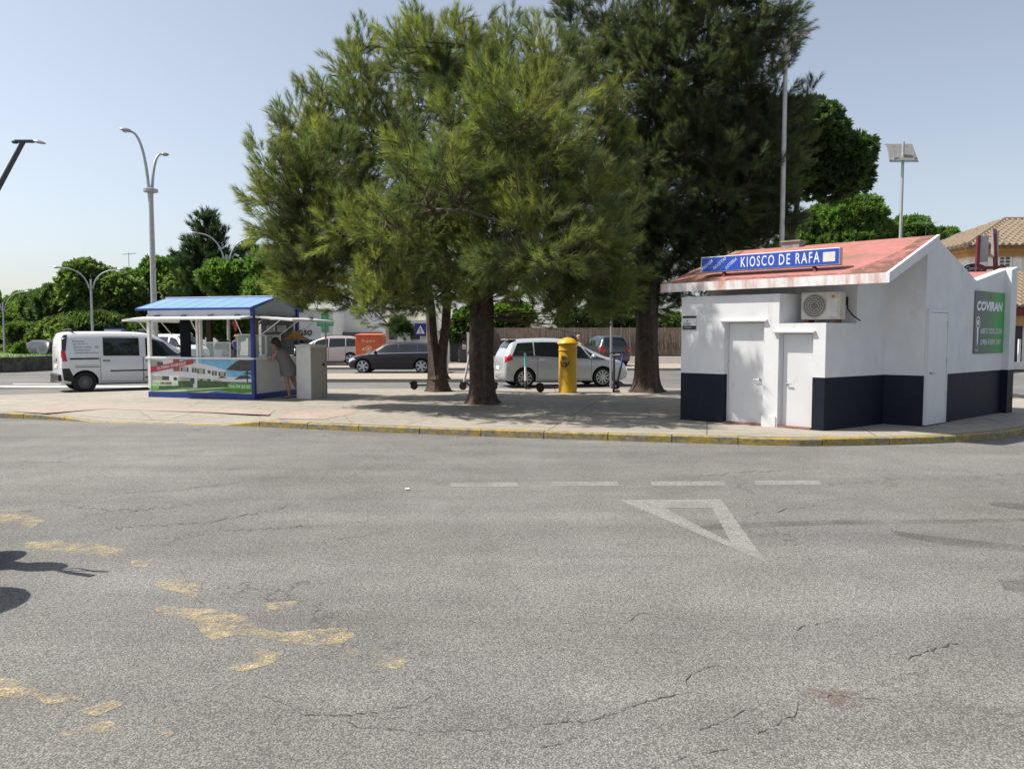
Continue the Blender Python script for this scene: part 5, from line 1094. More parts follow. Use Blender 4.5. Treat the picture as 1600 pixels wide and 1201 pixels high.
# --- rounded dense trees: many lobes covered with leaf clumps
def puffy(name, label, base, lobes, n, cols, temps, m=None, trunkh=3., tr=.18, size=1., group=None, cat='tree', inner=.35, seed=1, lean=0., limbs=9, vis=True, bark=None):
    global RNG
    RNG = np.random.default_rng(seed); random.seed(seed); t = thing(name, label, cat, base, 0, group)
    b = MB(); B0 = np.array(base); cen = sum(l[0] for l in lobes)/len(lobes)-B0
    fork = Vector((cen[0]*.25+lean, cen[1]*.25, trunkh)); b.tube([(0, 0, -.1), (fork.x*.3, fork.y*.3, trunkh*.4), fork], [tr*1.25, tr, tr*.8], 9)
    for i in range(limbs):
        c = Vector(lobes[i % len(lobes)][0]-B0)+Vector(unit(1)[0]*lobes[i % len(lobes)][1]*.4); b.tube([fork, fork.lerp(c, .5)+V(0, 0, .1), c], [tr*.5, tr*.3, .03], 6)
    b.build('trunk', bark or M_bark, t)
    vol = np.array([np.prod(e[1])**.67 for e in lobes]); vol /= vol.sum(); ch = RNG.choice(len(lobes), n, p=vol)
    C = np.array([lobes[i][0]-B0 for i in ch]); Rr = np.array([lobes[i][1] for i in ch]); d = unit(n)
    bumps = 1+.10*np.sin(d[:, 0]*9+ch*2.1)*np.sin(d[:, 1]*8+ch)+.08*np.sin(d[:, 2]*11+ch*1.3)
    q = np.where(RNG.random(n) < inner, RNG.random(n)**.4*.9, RNG.uniform(.86, 1.04, n))*bumps
    pos = C+d*Rr*q[:, None]; dr = d*Rr; dr /= np.linalg.norm(dr, axis=1, keepdims=True); dr = dr+np.array([0, 0, .55])+RNG.normal(size=(n, 3))*.35
    cc = np.array(cols)[RNG.integers(len(cols), size=n)]*(.82+.36*((np.sin(pos[:, 0]*1.3+pos[:, 2]*1.9)*np.sin(pos[:, 1]*1.1+pos[:, 2]*.7)+1)/2))[:, None]*RNG.uniform(.8, 1.2, (n, 1))
    scatter('crown', pos, dr, RNG.uniform(.75, 1.25, n)*size, cc, temps, m or M_leaf, t); return t
def rl(px, py, rx, ry, Y, k, seed=1, squash=.8):   # k sub-lobes filling an outline ellipse
    r = random.Random(seed); o = []
    for i in range(k):
        a = r.random()*6.283; q = r.random()**.5*.72; s = r.uniform(.34, .5)
        c = P(px+math.cos(a)*rx*q, py+math.sin(a)*ry*q, Y); w = Y/F
        o.append((np.array(c)+np.array([0, r.uniform(-.6, .6)*rx*w*squash, 0]), np.array([rx*s*w, rx*s*w, max(ry*s, rx*s*.6)*w])))
    return o
BRIGHT = [(.13, .225, .05), (.15, .25, .055), (.11, .19, .05), (.09, .155, .042)]
PINEG = [(.06, .105, .036), (.075, .125, .04), (.05, .09, .034), (.042, .075, .03)]
MIXG = [(.145, .215, .06), (.12, .185, .055), (.17, .24, .065), (.10, .15, .05)]
def gb(px, Y): p = P(px, 560, Y); return V(p.x, Y, 0)
lob = rl(1215, 238, 110, 72, 38, 12, 3)+rl(1318, 266, 52, 44, 38, 8, 4)+rl(1285, 250, 60, 52, 38, 9, 9)+rl(1262, 205, 60, 40, 38, 5, 8)+rl(1150, 205, 70, 50, 38.5, 5, 5)
puffy('umbrella_pine', 'large rounded umbrella pine standing behind the kiosk and the dark feathery tree', gb(1230, 38), lob, 22000, [(.07, .115, .042), (.085, .135, .045), (.06, .10, .038), (.052, .085, .034)], PUFF, trunkh=6.5, tr=.3, seed=21, size=.72)
puffy('round_pine', 'low bright round pine showing over the red roof under the umbrella pine', gb(1305, 56), rl(1305, 366, 95, 40, 56, 9, 6), 9000, BRIGHT, PUFF, trunkh=5, seed=22, size=1.0)
puffy('round_pine', 'low bright round pine with a television aerial above it, beyond the kiosk gable', gb(1450, 60), rl(1450, 385, 62, 42, 60, 7, 7), 7000, BRIGHT, PUFF, trunkh=5, seed=23, size=1.0)
# left treeline, one tree at a time
LT = [(-30, 505, 90, 55, 70, 0), (45, 505, 75, 55, 72, 1), (112, 482, 72, 62, 62, 2), (170, 478, 62, 62, 60, 3), (228, 470, 60, 60, 64, 0), (290, 470, 58, 60, 66, 2), (20, 545, 60, 35, 58, 3), (90, 535, 60, 38, 58, 1), (180, 530, 62, 40, 56, 2), (330, 470, 70, 60, 60, 3), (35, 480, 50, 34, 84, 0)]
dl = ['bushy green tree at the outer end of the row above the lawn', 'rounded bright green tree behind the short curved arm lamp', 'tall full green tree beside the slim lamp above the white van', 'dark leafy tree directly above the white van roof', 'leafy tree behind the tall twin armed lamp post', 'leafy tree between the tall lamp and the pointed conifer', 'low shrubby tree right above the lawn with a pointed cypress in front', 'low shrubby tree behind the round road sign', 'low shrubby tree hidden behind the white van', 'dark leafy tree behind the blue stall roof', 'distant treetop peeping above the leafy row over the lawn']
for i, (px, py, rx, ry, Y, k) in enumerate(LT):
    puffy('leafy_tree', dl[i], gb(px, Y), rl(px, py, rx, ry, Y, 8, 30+i), 6000, [BRIGHT, MIXG, [(.09, .145, .05), (.11, .17, .055), (.075, .12, .045)], MIXG][k], LEAF if i % 2 else PUFF, trunkh=max(1.2, (560-py-ry*.5)*Y/F), seed=40+i, size=1.2, group='trees of the left treeline')
puffy('round_pine', 'bright rounded umbrella pine with a brown trunk rising behind the stall gable', gb(400, 50), rl(400, 438, 85, 48, 50, 9, 60), 7000, BRIGHT, PUFF, trunkh=3.4, seed=61, size=1.2, bark=mat('red_bark', (.16, .09, .06), .9, var=.3))
# pointed conifer: whorls of branches
def conifer(label, base, h, w, seed):
    global RNG
    RNG = np.random.default_rng(seed); t = thing('conifer', label, 'tree', base); b = MB(); b.tube([(0, 0, 0), (0, 0, h*.6), (.1, 0, h)], [.22, .14, .02], 8)
    pos = []; dr = []; tn = []
    z = h*.28
    while z < h*.985:
        u = (z/h-.28)/.72; nb_ = 7 if u < .7 else 4
        for i in range(nb_):
            a = RNG.uniform(0, 6.28); L = w*(1-u)**.75*RNG.uniform(.55, 1.1)+.12; d = np.array([math.cos(a), math.sin(a), .35+.3*u]); s = np.array([0, 0, z])
            b.tube([s, s+d*L*.6, s+d*L+np.array([0, 0, .12*L])], [.035, .02, .008], 4)
            for q in np.linspace(.25, 1, int(4+L*5)): pos.append(s+d*L*q+RNG.normal(size=3)*.10+np.array([0, 0, .12*L*q*q])); dr.append(d+np.array([0, 0, .9])+RNG.normal(size=3)*.4); tn.append(np.array([(.035, .065, .028), (.05, .08, .035), (.028, .05, .025)][RNG.integers(3)]))
        z += h*.028
    b.build('trunk', M_bark, t); n = len(pos); scatter('crown', np.array(pos), np.array(dr), RNG.uniform(.9, 1.4, n), np.array(tn), PINE, M_needle, t)
cB = gb(327, 58); conifer('tall dark pointed conifer rising above the treeline behind the stall', cB, P(327, 336, 58).z, 3.0, 71)
cB2 = gb(392, 62); conifer('second dark conifer peeping out between the lamp arm and the feathery tree', cB2, P(392, 385, 62).z, 2.2, 72)
# bushes by the fence, small cypress, planter plant, hedge
def bush(name, label, px, py, rx, ry, Y, n, cols, seed, size=1., temps=LEAF, cat='bush', base_z=0.):
    b0 = gb(px, Y); b0.z = base_z; return puffy(name, label, b0, rl(px, py, rx, ry, Y, 6, seed), n, cols, temps, trunkh=max(.3, P(px, py, Y).z*.6), tr=.05, seed=seed, size=size, cat=cat)
YG = [(.16, .27, .03), (.13, .23, .03), (.09, .17, .025), (.19, .29, .05)]
bush('leafy_bush', 'bright yellow green leafy bush rising behind the brushwood fence above the silver car rear', 806, 502, 40, 24, 48, 1500, YG, 81, 1.1)
bush('leafy_bush', 'dark leafy bush overhanging the grey gate', 722, 512, 40, 24, 46.6, 1500, PINEG+[(.12, .22, .03)], 82, .9)
bush('leafy_bush', 'shady green bush behind the fence above the graphite car', 935, 500, 60, 24, 48, 1700, PINEG+[(.09, .17, .03)], 83, .9)
bush('leafy_bush', 'green bush topping the fence between the dark trunk and the kiosk', 1050, 512, 34, 14, 47, 900, MIXG, 84, .8)
bush('potted_palm', 'spiky dark green plant growing in the white planter', 629, 512, 17, 14, 44.6, 350, PINEG, 85, .8, CAS and PINE, 'plant')
bush('cypress_shrub', 'small bright pointed shrub on the lawn', 29, 555, 7, 16, 41, 500, BRIGHT, 86, .7, LEAF, 'shrub', 1.)
bush('leafy_bush', 'dark bush between the kiosk gable and the tiled house', 1480, 420, 30, 40, 50, 900, PINEG, 87, 1.1)
# ================================================================== brushwood fence and low wall on the far pavement
def brushmat():
    m, t = newmat('brushwood', .95); n = t.noise(26, 5, .75, t.map((1, 1, .12))); n2 = t.noise(1.2, 4)
    c = t.mix(t.rng(n, .3, .7), (.08, .058, .045), (.30, .235, .19)); t.base(t.mix(t.rng(n2, .4, .7, 0, .5), c, (.19, .155, .13))); t.bump(n, .9, .03); return m
M_brush = brushmat()
def fence(label, x0, x1, Y0, Y1, z0, z1, tint):
    t = thing('brushwood_fence', label, 'fence', V(x0, Y0, .12)); d = V(x1-x0, Y1-Y0, 0); b = MB(); b.obox(V(0, .1, z0), d, V(0, .1, 0), V(0, 0, z1-z0-.08)); 
    for i in range(int(d.length*34)):
        p = d*random.random()+V(0, random.uniform(0, .1), z0+random.uniform(0, .5)); h = random.uniform(.6, z1-z0); q = p+V(random.uniform(-.12, .12), random.uniform(-.05, .02), h); q.z = min(q.z, z1+random.uniform(-.12, .08))
        b.tube([p, p.lerp(q, .5)+V(random.uniform(-.03, .03), -.03, 0), q], [.014, .011, .004], 3, sm=False)
    b.build('brushwood', M_brush, t)
    b = MB(); k = int(d.length/2)
    for i in range(k+1): b.tube([d*(i/k)+V(0, .24, 0), d*(i/k)+V(0, .24, z1-.05)], .03, 6)
    b.build('post', M_dark, t); return t
fx0, fx1 = P(765, 560, 45.5).x, P(1180, 560, 44.5).x
fence('brown brushwood fence along the far pavement behind the silver car', fx0, fx1, 46.0, 44.0, .34, 2.15, 0)
M_wall = mat('white_wall', (.70, .68, .62), .85, var=.06, dirt=((.45, .42, .36), .6, .85, 2, (1, 1, .5)))
b = MB(); b.obox(V(fx0, 45.85, .1), V(fx1-fx0, -2., 0), V(0, -.3, 0), V(0, 0, .42)); tag(b.build('low_wall', M_wall), 'low white wall at the foot of the brushwood fence', 'wall')
# gate, white wall with pillars to its left
gx0, gx1 = P(703, 560, 45.6).x, P(731, 560, 45.6).x
gt = thing('gate', 'dark grey double gate with a small red and white notice between white pillars', 'gate', V(gx0, 45.6, .12)); gw = gx1-gx0
for k in (0, 1):
    b = MB(); b.box((gw*(.25+.5*k), 0, .86), (gw*.49, .05, 1.66)); b.build('leaf', mat('gate_dark' if k == 0 else 'gate_grey', (.022, .022, .026) if k == 0 else (.06, .063, .065), .6), gt)
b = MB(); b.box((gw*.80, -.04, 1.05), (.22, .01, .48)); s_ = b.build('notice', M_plate, gt)
b = MB(); b.box((gw*.80, -.047, 1.16), (.16, .004, .15)); b.box((gw*.80, -.047, .90), (.16, .004, .06)); b.build('mark', M_red, s_)
for px, w, h in ((697, .32, 1.95), (735, .32, 1.75)):
    p = P(px, 560, 45.6); b = MB(); b.box((0, 0, h/2), (w+.08, .36, h)); b.box((0, 0, h+.03), (w+.16, .44, .07)); o = b.build('pillar', M_wall, None); o.name = 'gate_pillar'; o.location = (p.x, 45.6, .12); tag(o, 'white rendered pillar %s' % ('between the grey gate and the lamp post on the median' if px < 710 else 'between the grey gate and the white garden wall'), 'pillar', 'pillars of the gate')
p = P(752, 560, 45.6); b = MB(); b.box((0, 0, .85), (.9, .2, 1.7)); o = b.build('garden_wall', M_wall); o.location = (p.x, 45.6, .12); tag(o, 'white garden wall between the gate pillar and the brushwood fence', 'wall')
# ================================================================== white buildings left of the gate
def pxbox(mb, px0, px1, pyt, Y, dep, zb=0., mi=0):
    a, c = P(px0, pyt, Y), P(px1, pyt, Y); mb.obox(V(a.x, Y, zb), V(c.x-a.x, 0, 0), V(0, dep, 0), V(0, 0, a.z-zb), mi)
M_bw = mat('building_white', (.66, .66, .67), .85, var=.05, dirt=((.4, .4, .42), .6, .85, 1.2, (1, 1, .4))); M_bc = mat('building_cream', (.70, .66, .54), .85, var=.05)
bd = thing('building', 'long low white shop building behind the parked cars with dark lettering', 'building', V(-14, 60, 0))
def lb(mb, name, m, par=bd): return mb.build(name, m, par, off=par.location)
b = MB(); pxbox(b, 452, 520, 484, 58, 8); pxbox(b, 520, 610, 478, 62, 8); lb(b, 'wall', M_bw)
b = MB(); pxbox(b, 450, 522, 482, 57.8, .3, P(450, 485, 57.8).z); lb(b, 'cornice', M_bc)
b = MB(); a, c = P(524, 524, 61.9), P(598, 519, 61.9); b.obox(V(a.x, 61.2, a.z), V(c.x-a.x, 0, 0), V(0, .8, 0), V(0, 0, c.z-a.z)); lb(b, 'shop_canopy', mat('canopy_dark', (.10, .10, .11), .6))
for px in (535, 560, 582): b = MB(); a = P(px, 528, 61.9); b.box((a.x, 61.98, a.z-.6), (1., .06, 1.5)); lb(b, 'window', M_glass)
a = P(462, 524, 57.9); text('raso', a-bd.location+V(0, .0, 0), X, Z, .42, M_black, bd, width=1.25, depth=.02, shear=.15, bold=.02)
b = MB(); pxbox(b, 462, 478, 532, 57.95, .1); lb(b, 'door', M_glass)
# green cross
q = P(508, 504, 46.5); cr = thing('pharmacy_cross', 'green illuminated cross sign on a slim pole above the parked cars', 'sign', V(q.x, 46.5, 0))
M_cross = mat('cross_green', (.02, .26, .09), .4, var=.05)
b = MB(); z = q.z; b.box((0, 0, z), (.44, .16, 1.16)); b.box((-.36, 0, z), (.28, .158, .42)); b.box((.36, 0, z), (.28, .158, .42)); b.build('cross', M_cross, cr, bevel=.02)
b = MB(); b.box((0, 0, z-.86), (.5, .1, .36)); d_ = b.build('display', M_plate, cr); text('24h', V(-.15, -.055, z-.93), X, Z, .13, M_black, d_, width=.3)
b = MB(); b.tube([(0, .02, 0), (0, .02, z-.6)], .06, 8); b.build('pole', M_galv, cr)
b = MB(); b.box((0, -.085, z), (.28, .01, .9)); b.box((-.3, -.085, z), (.3, .01, .26)); b.box((.3, -.085, z), (.3, .01, .26)); b.build('light_panel', mat('cross_panel', (.04, .33, .13), .3, var=.2, scale=30), cr)
# cream house with awning
hb = thing('house', 'cream single storey house with a flat porch roof beside the crossing sign', 'house', V(-6, 54, 0))
b = MB(); pxbox(b, 602, 668, 482, 54, 8); lb(b, 'wall', M_bc, hb)
b = MB(); a = P(588, 508, 52.5); c = P(628, 512, 52.5); b.obox(V(a.x, 51.6, c.z), V(c.x-a.x, 0, 0), V(0, 2.4, 0), V(0, 0, .25)); a2 = P(640, 505, 52.5); b.obox(V(a2.x, 51.8, a2.z), V(1.4, 0, 0), V(0, 2.2, 0), V(0, 0, .2)); lb(b, 'porch_roof', M_wall, hb)
for px, w, t_, bt in ((618, .9, 512, 535), (648, .8, 509, 545)):
    b = MB(); a, c = P(px, t_, 53.95), P(px, bt, 53.95); b.box((a.x, 53.97, (a.z+c.z)/2), (w, .05, a.z-c.z)); lb(b, 'window', M_glass, hb)
# garden wall with railing, planter
b = MB(); a, c = P(600, 540, 45.4), P(690, 529, 45.4); b.obox(V(a.x, 45.4, 0), V(c.x-a.x, 0, 0), V(0, .2, 0), V(0, 0, 1.5)); rw = b.build('garden_wall', mat('grey_wall', (.42, .42, .43), .85, var=.06)); tag(rw, 'low grey garden wall with a dark railing on top behind the hatchback', 'wall')
b = MB(); n = 26
for i in range(n+1): b.tube([(lerp(a.x+.9, c.x, i/n), 45.5, 1.5), (lerp(a.x+.9, c.x, i/n), 45.5, 1.95)], .012, 4)
b.tube([(a.x+.9, 45.5, 1.95), (c.x, 45.5, 1.95)], .02, 4); b.build('railing', M_black, rw)
a, c = P(622, 560, 44.6), P(640, 560, 44.6); b = MB(); b.prism([(a.x, 44.4), (c.x, 44.4), (c.x, 45.1), (a.x, 45.1)], 0, P(630, 521.5, 44.6).z); b.box(((a.x+c.x)/2, 44.75, P(630, 521.5, 44.6).z+.02), (c.x-a.x+.1, .8, .06)); tag(b.build('planter', M_wall), 'tall square white planter holding the spiky plant', 'planter')
a = P(672, 560, 45.2); b = MB(); b.box((a.x, 45.2, .95), (.4, .4, 1.9)); b.box((a.x, 45.2, 1.93), (.5, .5, .08)); tag(b.build('garden_pillar', M_wall), 'white garden pillar beside the twin trunked tree', 'pillar')
# orange textile bin
q = P(563, 568, 41.2); ob_ = thing('textile_bin', 'orange clothes collection bin with pale lettering behind the dark hatchback', 'bin', V(q.x, 39.95, .12), R_(-6))
M_or = mat('bin_orange', (.60, .10, .018), .5, var=.08, scale=3, dirt=((.35, .09, .03), .6, .85, 3, (1, 1, .6)))
b = MB(); b.box((.68, .5, .80), (1.36, 1.0, 1.60)); b.plate([V(-.02, -.02, 1.6), V(1.38, -.02, 1.6), V(1.38, 1.02, 1.66), V(-.02, 1.02, 1.66)], Z, .06); b.build('body', M_or, ob_, bevel=.015)
b = MB(); b.box((-.012, .5, 1.28), (.04, .62, .34)); b.build('hatch', mat('bin_dark', (.10, .018, .01), .6), ob_); b = MB(); b.box((-.008, .5, .80), (.02, .6, .36)); b.box((-.008, .5, .5), (.02, .55, .12)); b.build('label_plate', mat('bin_label', (.62, .42, .32), .5), ob_)
M_bl = mat('bin_letter', (.62, .47, .38), .5, var=0); text('Ropero', V(.36, -.004, 1.22), X, Z, .19, M_bl, ob_, width=.70, bold=.02)
b = MB(); n = 24; c = V(.70, -.005, .92)
for r0, r1 in ((.17, .125), (.075, .0)): b.add([c+V(math.cos(2*math.pi*i/n)*r, 0, math.sin(2*math.pi*i/n)*r) for r in (r0, r1) for i in range(n)], [(i, (i+1) % n, n+(i+1) % n, n+i) for i in range(n)])
b.add([c+V(-.22, 0, .1), c+V(-.36, 0, -.02), c+V(-.22, 0, -.12)], [(0, 1, 2)]); b.build('emblem', M_bl, ob_)
b = MB(); b.box((.85, -.006, .52), (1.0, .012, .30)); b.build('info_sticker', mat('bin_sticker', (.5, .47, .44), .5), ob_)
# ================================================================== signs
q = P(657, 515, 43.5); xs = thing('crossing_sign', 'square blue pedestrian crossing sign on a thin post by the garden wall', 'road sign', V(q.x, 43.5, .12))
b = MB(); zc = q.z-.12; b.box((0, 0, zc), (.64, .03, .72)); pn = b.build('panel', mat('sign_navy', (.012, .03, .16), .4, var=0), xs, bevel=.01)
b = MB(); b.add([V(-.24, -.018, zc-.22), V(.24, -.018, zc-.22), V(0, -.018, zc+.25)], [(0, 1, 2)]); b.build('triangle', M_plate, pn)
b = MB(); b.ball((.0, -.022, zc+.08), (.028, .004, .03), 8); 
for p_, q_ in (((0, .05), (-.01, -.07)), ((0, .04), (.07, -.03)), ((0, .04), (-.06, -.03)), ((-.01, -.07), (.06, -.19)), ((-.01, -.07), (-.07, -.19))): b.tube([(p_[0], -.022, zc+p_[1]), (q_[0], -.022, zc+q_[1])], .014, 5)
b.build('walking_figure', M_black, pn)
b = MB(); b.tube([(0, .04, 0), (0, .04, zc+.3)], .03, 8); b.build('post', M_galv, xs)
q = P(65.5, 545, 47); rs_ = thing('round_sign', 'small round white road sign on a thin post beside the lawn', 'road sign', V(q.x, 47, 0))
b = MB(); b.lathe([(0, -.015), (.36, -.015), (.36, .015), (0, .015)], 24, (0, 0, q.z), 'Y'); b.build('disc', mat('sign_grey', (.40, .40, .40), .5), rs_); b = MB(); b.tube([(.02, .05, .3), (.02, .05, q.z+.2)], .03, 6); b.build('post', M_galv, rs_)
text('50', V(-.17, -.018, q.z-.13), X, Z, .26, mat('faded_print', (.15, .15, .15), .6), rs_, width=.34)
a, c = P(166, 523, 40), P(189, 517, 40); pn = thing('direction_panel', 'white panel with a blue edge showing above the white van roof', 'sign', V((a.x+c.x)/2, 40, 0))
b = MB(); w = c.x-a.x; b.obox(V(-w/2-.1, 0, a.z-.25), V(w+.2, .1, 0), V(0, .06, 0), V(0, 0, .52)); b.build('panel', M_plate, pn)
b = MB(); b.obox(V(-w/2-.12, -.01, a.z+.271), V(w+.24, .1, 0), V(0, .09, 0), V(0, 0, .07)); b.obox(V(w/2+.1, -.01, a.z-.25), V(.26, .03, 0), V(0, .09, 0), V(-.1, 0, .5)); b.build('edge', mat('edge_blue', (.04, .08, .28), .5), pn)
text('LAVADERO', V(-w/2+.02, -.006, a.z+.02), X, Z, .12, mat('panel_print', (.06, .06, .16)), pn, width=w*.8)
for x in (-.2, .3): b = MB(); b.tube([(x, .03, 0), (x, .03, a.z)], .04, 6); b.build('post', M_galv, pn)
q = G(957, 605.5, .12); sp2 = thing('sign_pole', 'thin grey sign pole rising into the dark foliage beside the black scooter', 'pole', q+V(-.04, .1, 0))
b = MB(); b.tube([(0, 0, 0), (0, 0, 2.6)], .035, 8); b.build('post', M_galv, sp2); b = MB(); b.box((0, -.045, 2.75), (.45, .02, .45)); b.build('panel', M_galv, sp2, bevel=.01)
# ================================================================== lamps
def arc(p0, p1, p2, n=10): p0, p1, p2 = map(Vector, (p0, p1, p2)); return [(p0*(1-t)**2+p1*2*t*(1-t)+p2*t*t) for t in [i/n for i in range(n+1)]]
def head(b, tip, d, L, w): d = Vector(d).normalized(); s = V(-d.y, d.x, 0); tip = Vector(tip); b.grid(lambda u, v: (lambda k: tuple(tip+d*(L*(u-.08))+s*(w*k*math.cos(2*math.pi*v))+V(0, 0, w*.55*k*math.sin(2*math.pi*v)*(1.1 if math.sin(2*math.pi*v) > 0 else .6))))(math.sin(math.pi*min(1, max(0, u))**.75)**.6+.02), 10, 12)
def lamp(label, base, zsplit, ztop, rad, arms, collar=False, m=M_galv, group='street lamps'):
    t = thing('street_lamp', label, 'street lamp', base, 0, group)
    b = MB(); b.tube([(0, 0, 0), (0, 0, .5), (0, 0, .52), (0, 0, zsplit)], [rad*1.35, rad*1.35, rad*1.05, rad*.72], 12); b.build('pole', m, t)
    for (dx, dy, dz, L, w) in arms:
        a = V(dx*.06, dy*.06, zsplit-.6); e = V(dx, dy, zsplit+dz); mid = V(dx*.22, dy*.22, zsplit+dz*.98)
        b = MB(); b.tube(arc(a, mid, e), [lerp(rad*.55, rad*.34, i/10) for i in range(11)], 8); ar = b.build('arm', m, t)
        b = MB(); head(b, e, V(dx, dy, .12*math.hypot(dx, dy)), L, w); hd = b.build('lamp_head', mat('lamp_grey', (.30, .31, .32), .4, .3), ar)
        b = MB(); b.ball(e+V(dx, dy, 0).normalized()*L*.42+V(0, 0, -w*.22), (L*.26, w*.6, w*.25), 10); b.build('lens', mat('lamp_lens', (.5, .5, .46), .2), hd)
    if collar: b = MB(); b.lathe([(rad*.8, -.1), (rad*2.2, -.05), (rad*2.2, .06), (rad*.8, .11)], 14, (0, 0, zsplit-.15)); b.build('collar', m, t)
    return t
q = P(243, 560, 31); zs_ = P(237, 292, 31).z; sc_ = 31/F
lamp('tall grey twin armed street lamp rising behind the stall with leaf shaped heads', V(q.x, 31, 0), zs_, 0, .125, [(-21*sc_, -.35, 80*sc_, .46, .15), (10*sc_, .5, 54*sc_, .40, .12)], True)
q = P(358, 560, 50); zs_ = P(358, 398, 50).z; s5 = 50/F
lamp('slim twin armed lamp behind the blue stall roof beside the pointed conifer', V(q.x, 50, 0), zs_, 0, .10, [(-42*s5, -.3, 32*s5, .5, .11), (38*s5, .3, 26*s5, .6, .13)])
q = P(146, 560, 50); zs_ = P(145, 436, 50).z; s6 = 50/F
lamp('slim twin armed lamp rising above the roof of the white van', V(q.x, 50, 0), zs_, 0, .085, [(-42*s6, -.3, 17*s6, .6, .13), (38*s6, .3, 15*s6, .6, .13)])
q = P(8, 560, 54); zs_ = P(8, 472, 54).z; s8 = 54/F
lamp('short lamp with curved arms in front of the bushy trees over the lawn', V(q.x, 54, 0), zs_, 0, .075, [(34*s8, 0, 16*s8, .5, .1), (-30*s8, 0, 14*s8, .5, .1)])
q = P(1214, 560, 20.6); zs_ = P(1223, 62, 20.6).z; s7 = 20.6/F
lt = lamp('very tall pale street lamp behind the kiosk with its head among the dark branches', V(q.x+.06, 20.6, 0), zs_, 0, .072, [(16*s7, -.05, 9*s7, .50, .12), (-10*s7, .5, 9*s7, .45, .11)], m=mat('pale_pole', (.50, .50, .48), .5, .2))
# dark leaning lamp at the left edge
p0, p1 = P(-6, 300, 25), P(36, 222, 25); dl_ = p1-p0; bs = V(p0.x-1.3, 25, 0)
ll = thing('street_lamp', 'dark street lamp on a leaning arm, cut by the picture edge', 'street lamp', bs, 0, 'street lamps')
b = MB(); a = p0-bs-dl_*2.0; b.tube([(0, 0, 0), (0, 0, 2.2), (a.x*.3, 0, max(2.8, a.z-.6)), p0-bs, p1-bs], [.13, .11, .10, .085, .075], 10); b.build('pole', mat('lamp_dark', (.05, .055, .065), .4, .3), ll)
b = MB(); c = p1-bs; b.box(c+V(.05, 0, .02), (.55, .16, .07)); b.ball(c+V(-.25, 0, 0), (.12, .09, .06), 8); b.build('bracket', MATS['lamp_dark'], ll)
b = MB(); head(b, c+V(.36, 0, .02), V(1, 0, -.2), .42, .12); b.build('lamp_head', MATS['lamp_grey'], ll)
# grey post behind the twin trunk
q = G(697, 590, .12); pp_ = thing('street_lamp', 'grey lamp post standing on the median, its top lost in the foliage', 'street lamp', q, 0, 'street lamps')
b = MB(); b.tube([(0, 0, 0), (0, 0, .02)], [.2, .2], 10); b.tube([(0, 0, .0), (0, 0, 1.2), (0, 0, 5.2)], [.095, .09, .07], 12); b.build('pole', M_galv, pp_); b = MB(); head(b, (0, 0, 5.2), V(-1, 0, .1), .6, .14); b.build('lamp_head', MATS['lamp_grey'], pp_)
# solar panel on its pole
q = P(1401, 560, 33); zt = P(1400, 222, 33).z; sl2 = thing('solar_panel', 'tilted solar panel on a slim pole standing behind the kiosk roof', 'solar panel', V(q.x, 33, 0)); k3 = 33/F
b = MB(); b.tube([(0, 0, 0), (0, 0, zt)], [.075, .055], 10); b.build('pole', M_galv, sl2)
b = MB(); w = 21*k3; b.plate([V(-w-.06, -.10, zt-.80), V(w, -.10, zt-.80), V(w, .42, zt-.02), V(-w+.1, .42, zt-.02)], V(0, -.8, .5), .04); b.build('panel', mat('panel_back', (.22, .215, .20), .6, var=.05), sl2)
b = MB(); b.tube([(-w-.05, -.12, zt-.84), (w+.02, -.12, zt-.84)], .035, 4); b.tube([(-w, .44, zt-.0), (w, .44, zt)], .03, 4)
for x in (-w+.05, w-.05): b.tube([(x, -.12, zt-.84), (x, .40, zt-.02)], .03, 4); b.tube([(x*.8, -.12, zt-.84), (x*.8, -.05, zt-.35)], .025, 4)
b.tube([(-w*.9, .14, zt-.40), (w*.9, .14, zt-.40)], .02, 4); b.build('frame', M_galv, sl2)
for x in (-w*.45, w*.45): b = MB(); b.box((x, .33, zt-.14), (.2, .05, .06)); b.build('junction_box', M_black, sl2)
# aerials
def aerial(label, px, py0, py1, Y, w):
    a, c = P(px, py0, Y), P(px, py1, Y); t = thing('television_aerial', label, 'aerial', V(a.x, Y, 0), 0, 'television aerials'); b = MB(); b.tube([(0, 0, 0), (0, 0, c.z)], .03, 5); b.build('mast', M_galv, t)
    b = MB(); b.tube([(-w, 0, c.z-.15), (w, .2, c.z-.05)], .02, 4)
    for i in range(6): x = lerp(-w, w, i/5); b.tube([(x, -.25, c.z-.15+.02*i), (x+.05, .35, c.z-.1+.02*i)], .012, 4)
    b.build('antenna', M_galv, t)
aerial('thin television aerial above the treeline beside the tall twin armed lamp', 202, 430, 395, 70, .55); aerial('television aerial above the round pine beyond the kiosk gable', 1446, 380, 346, 58, .9)
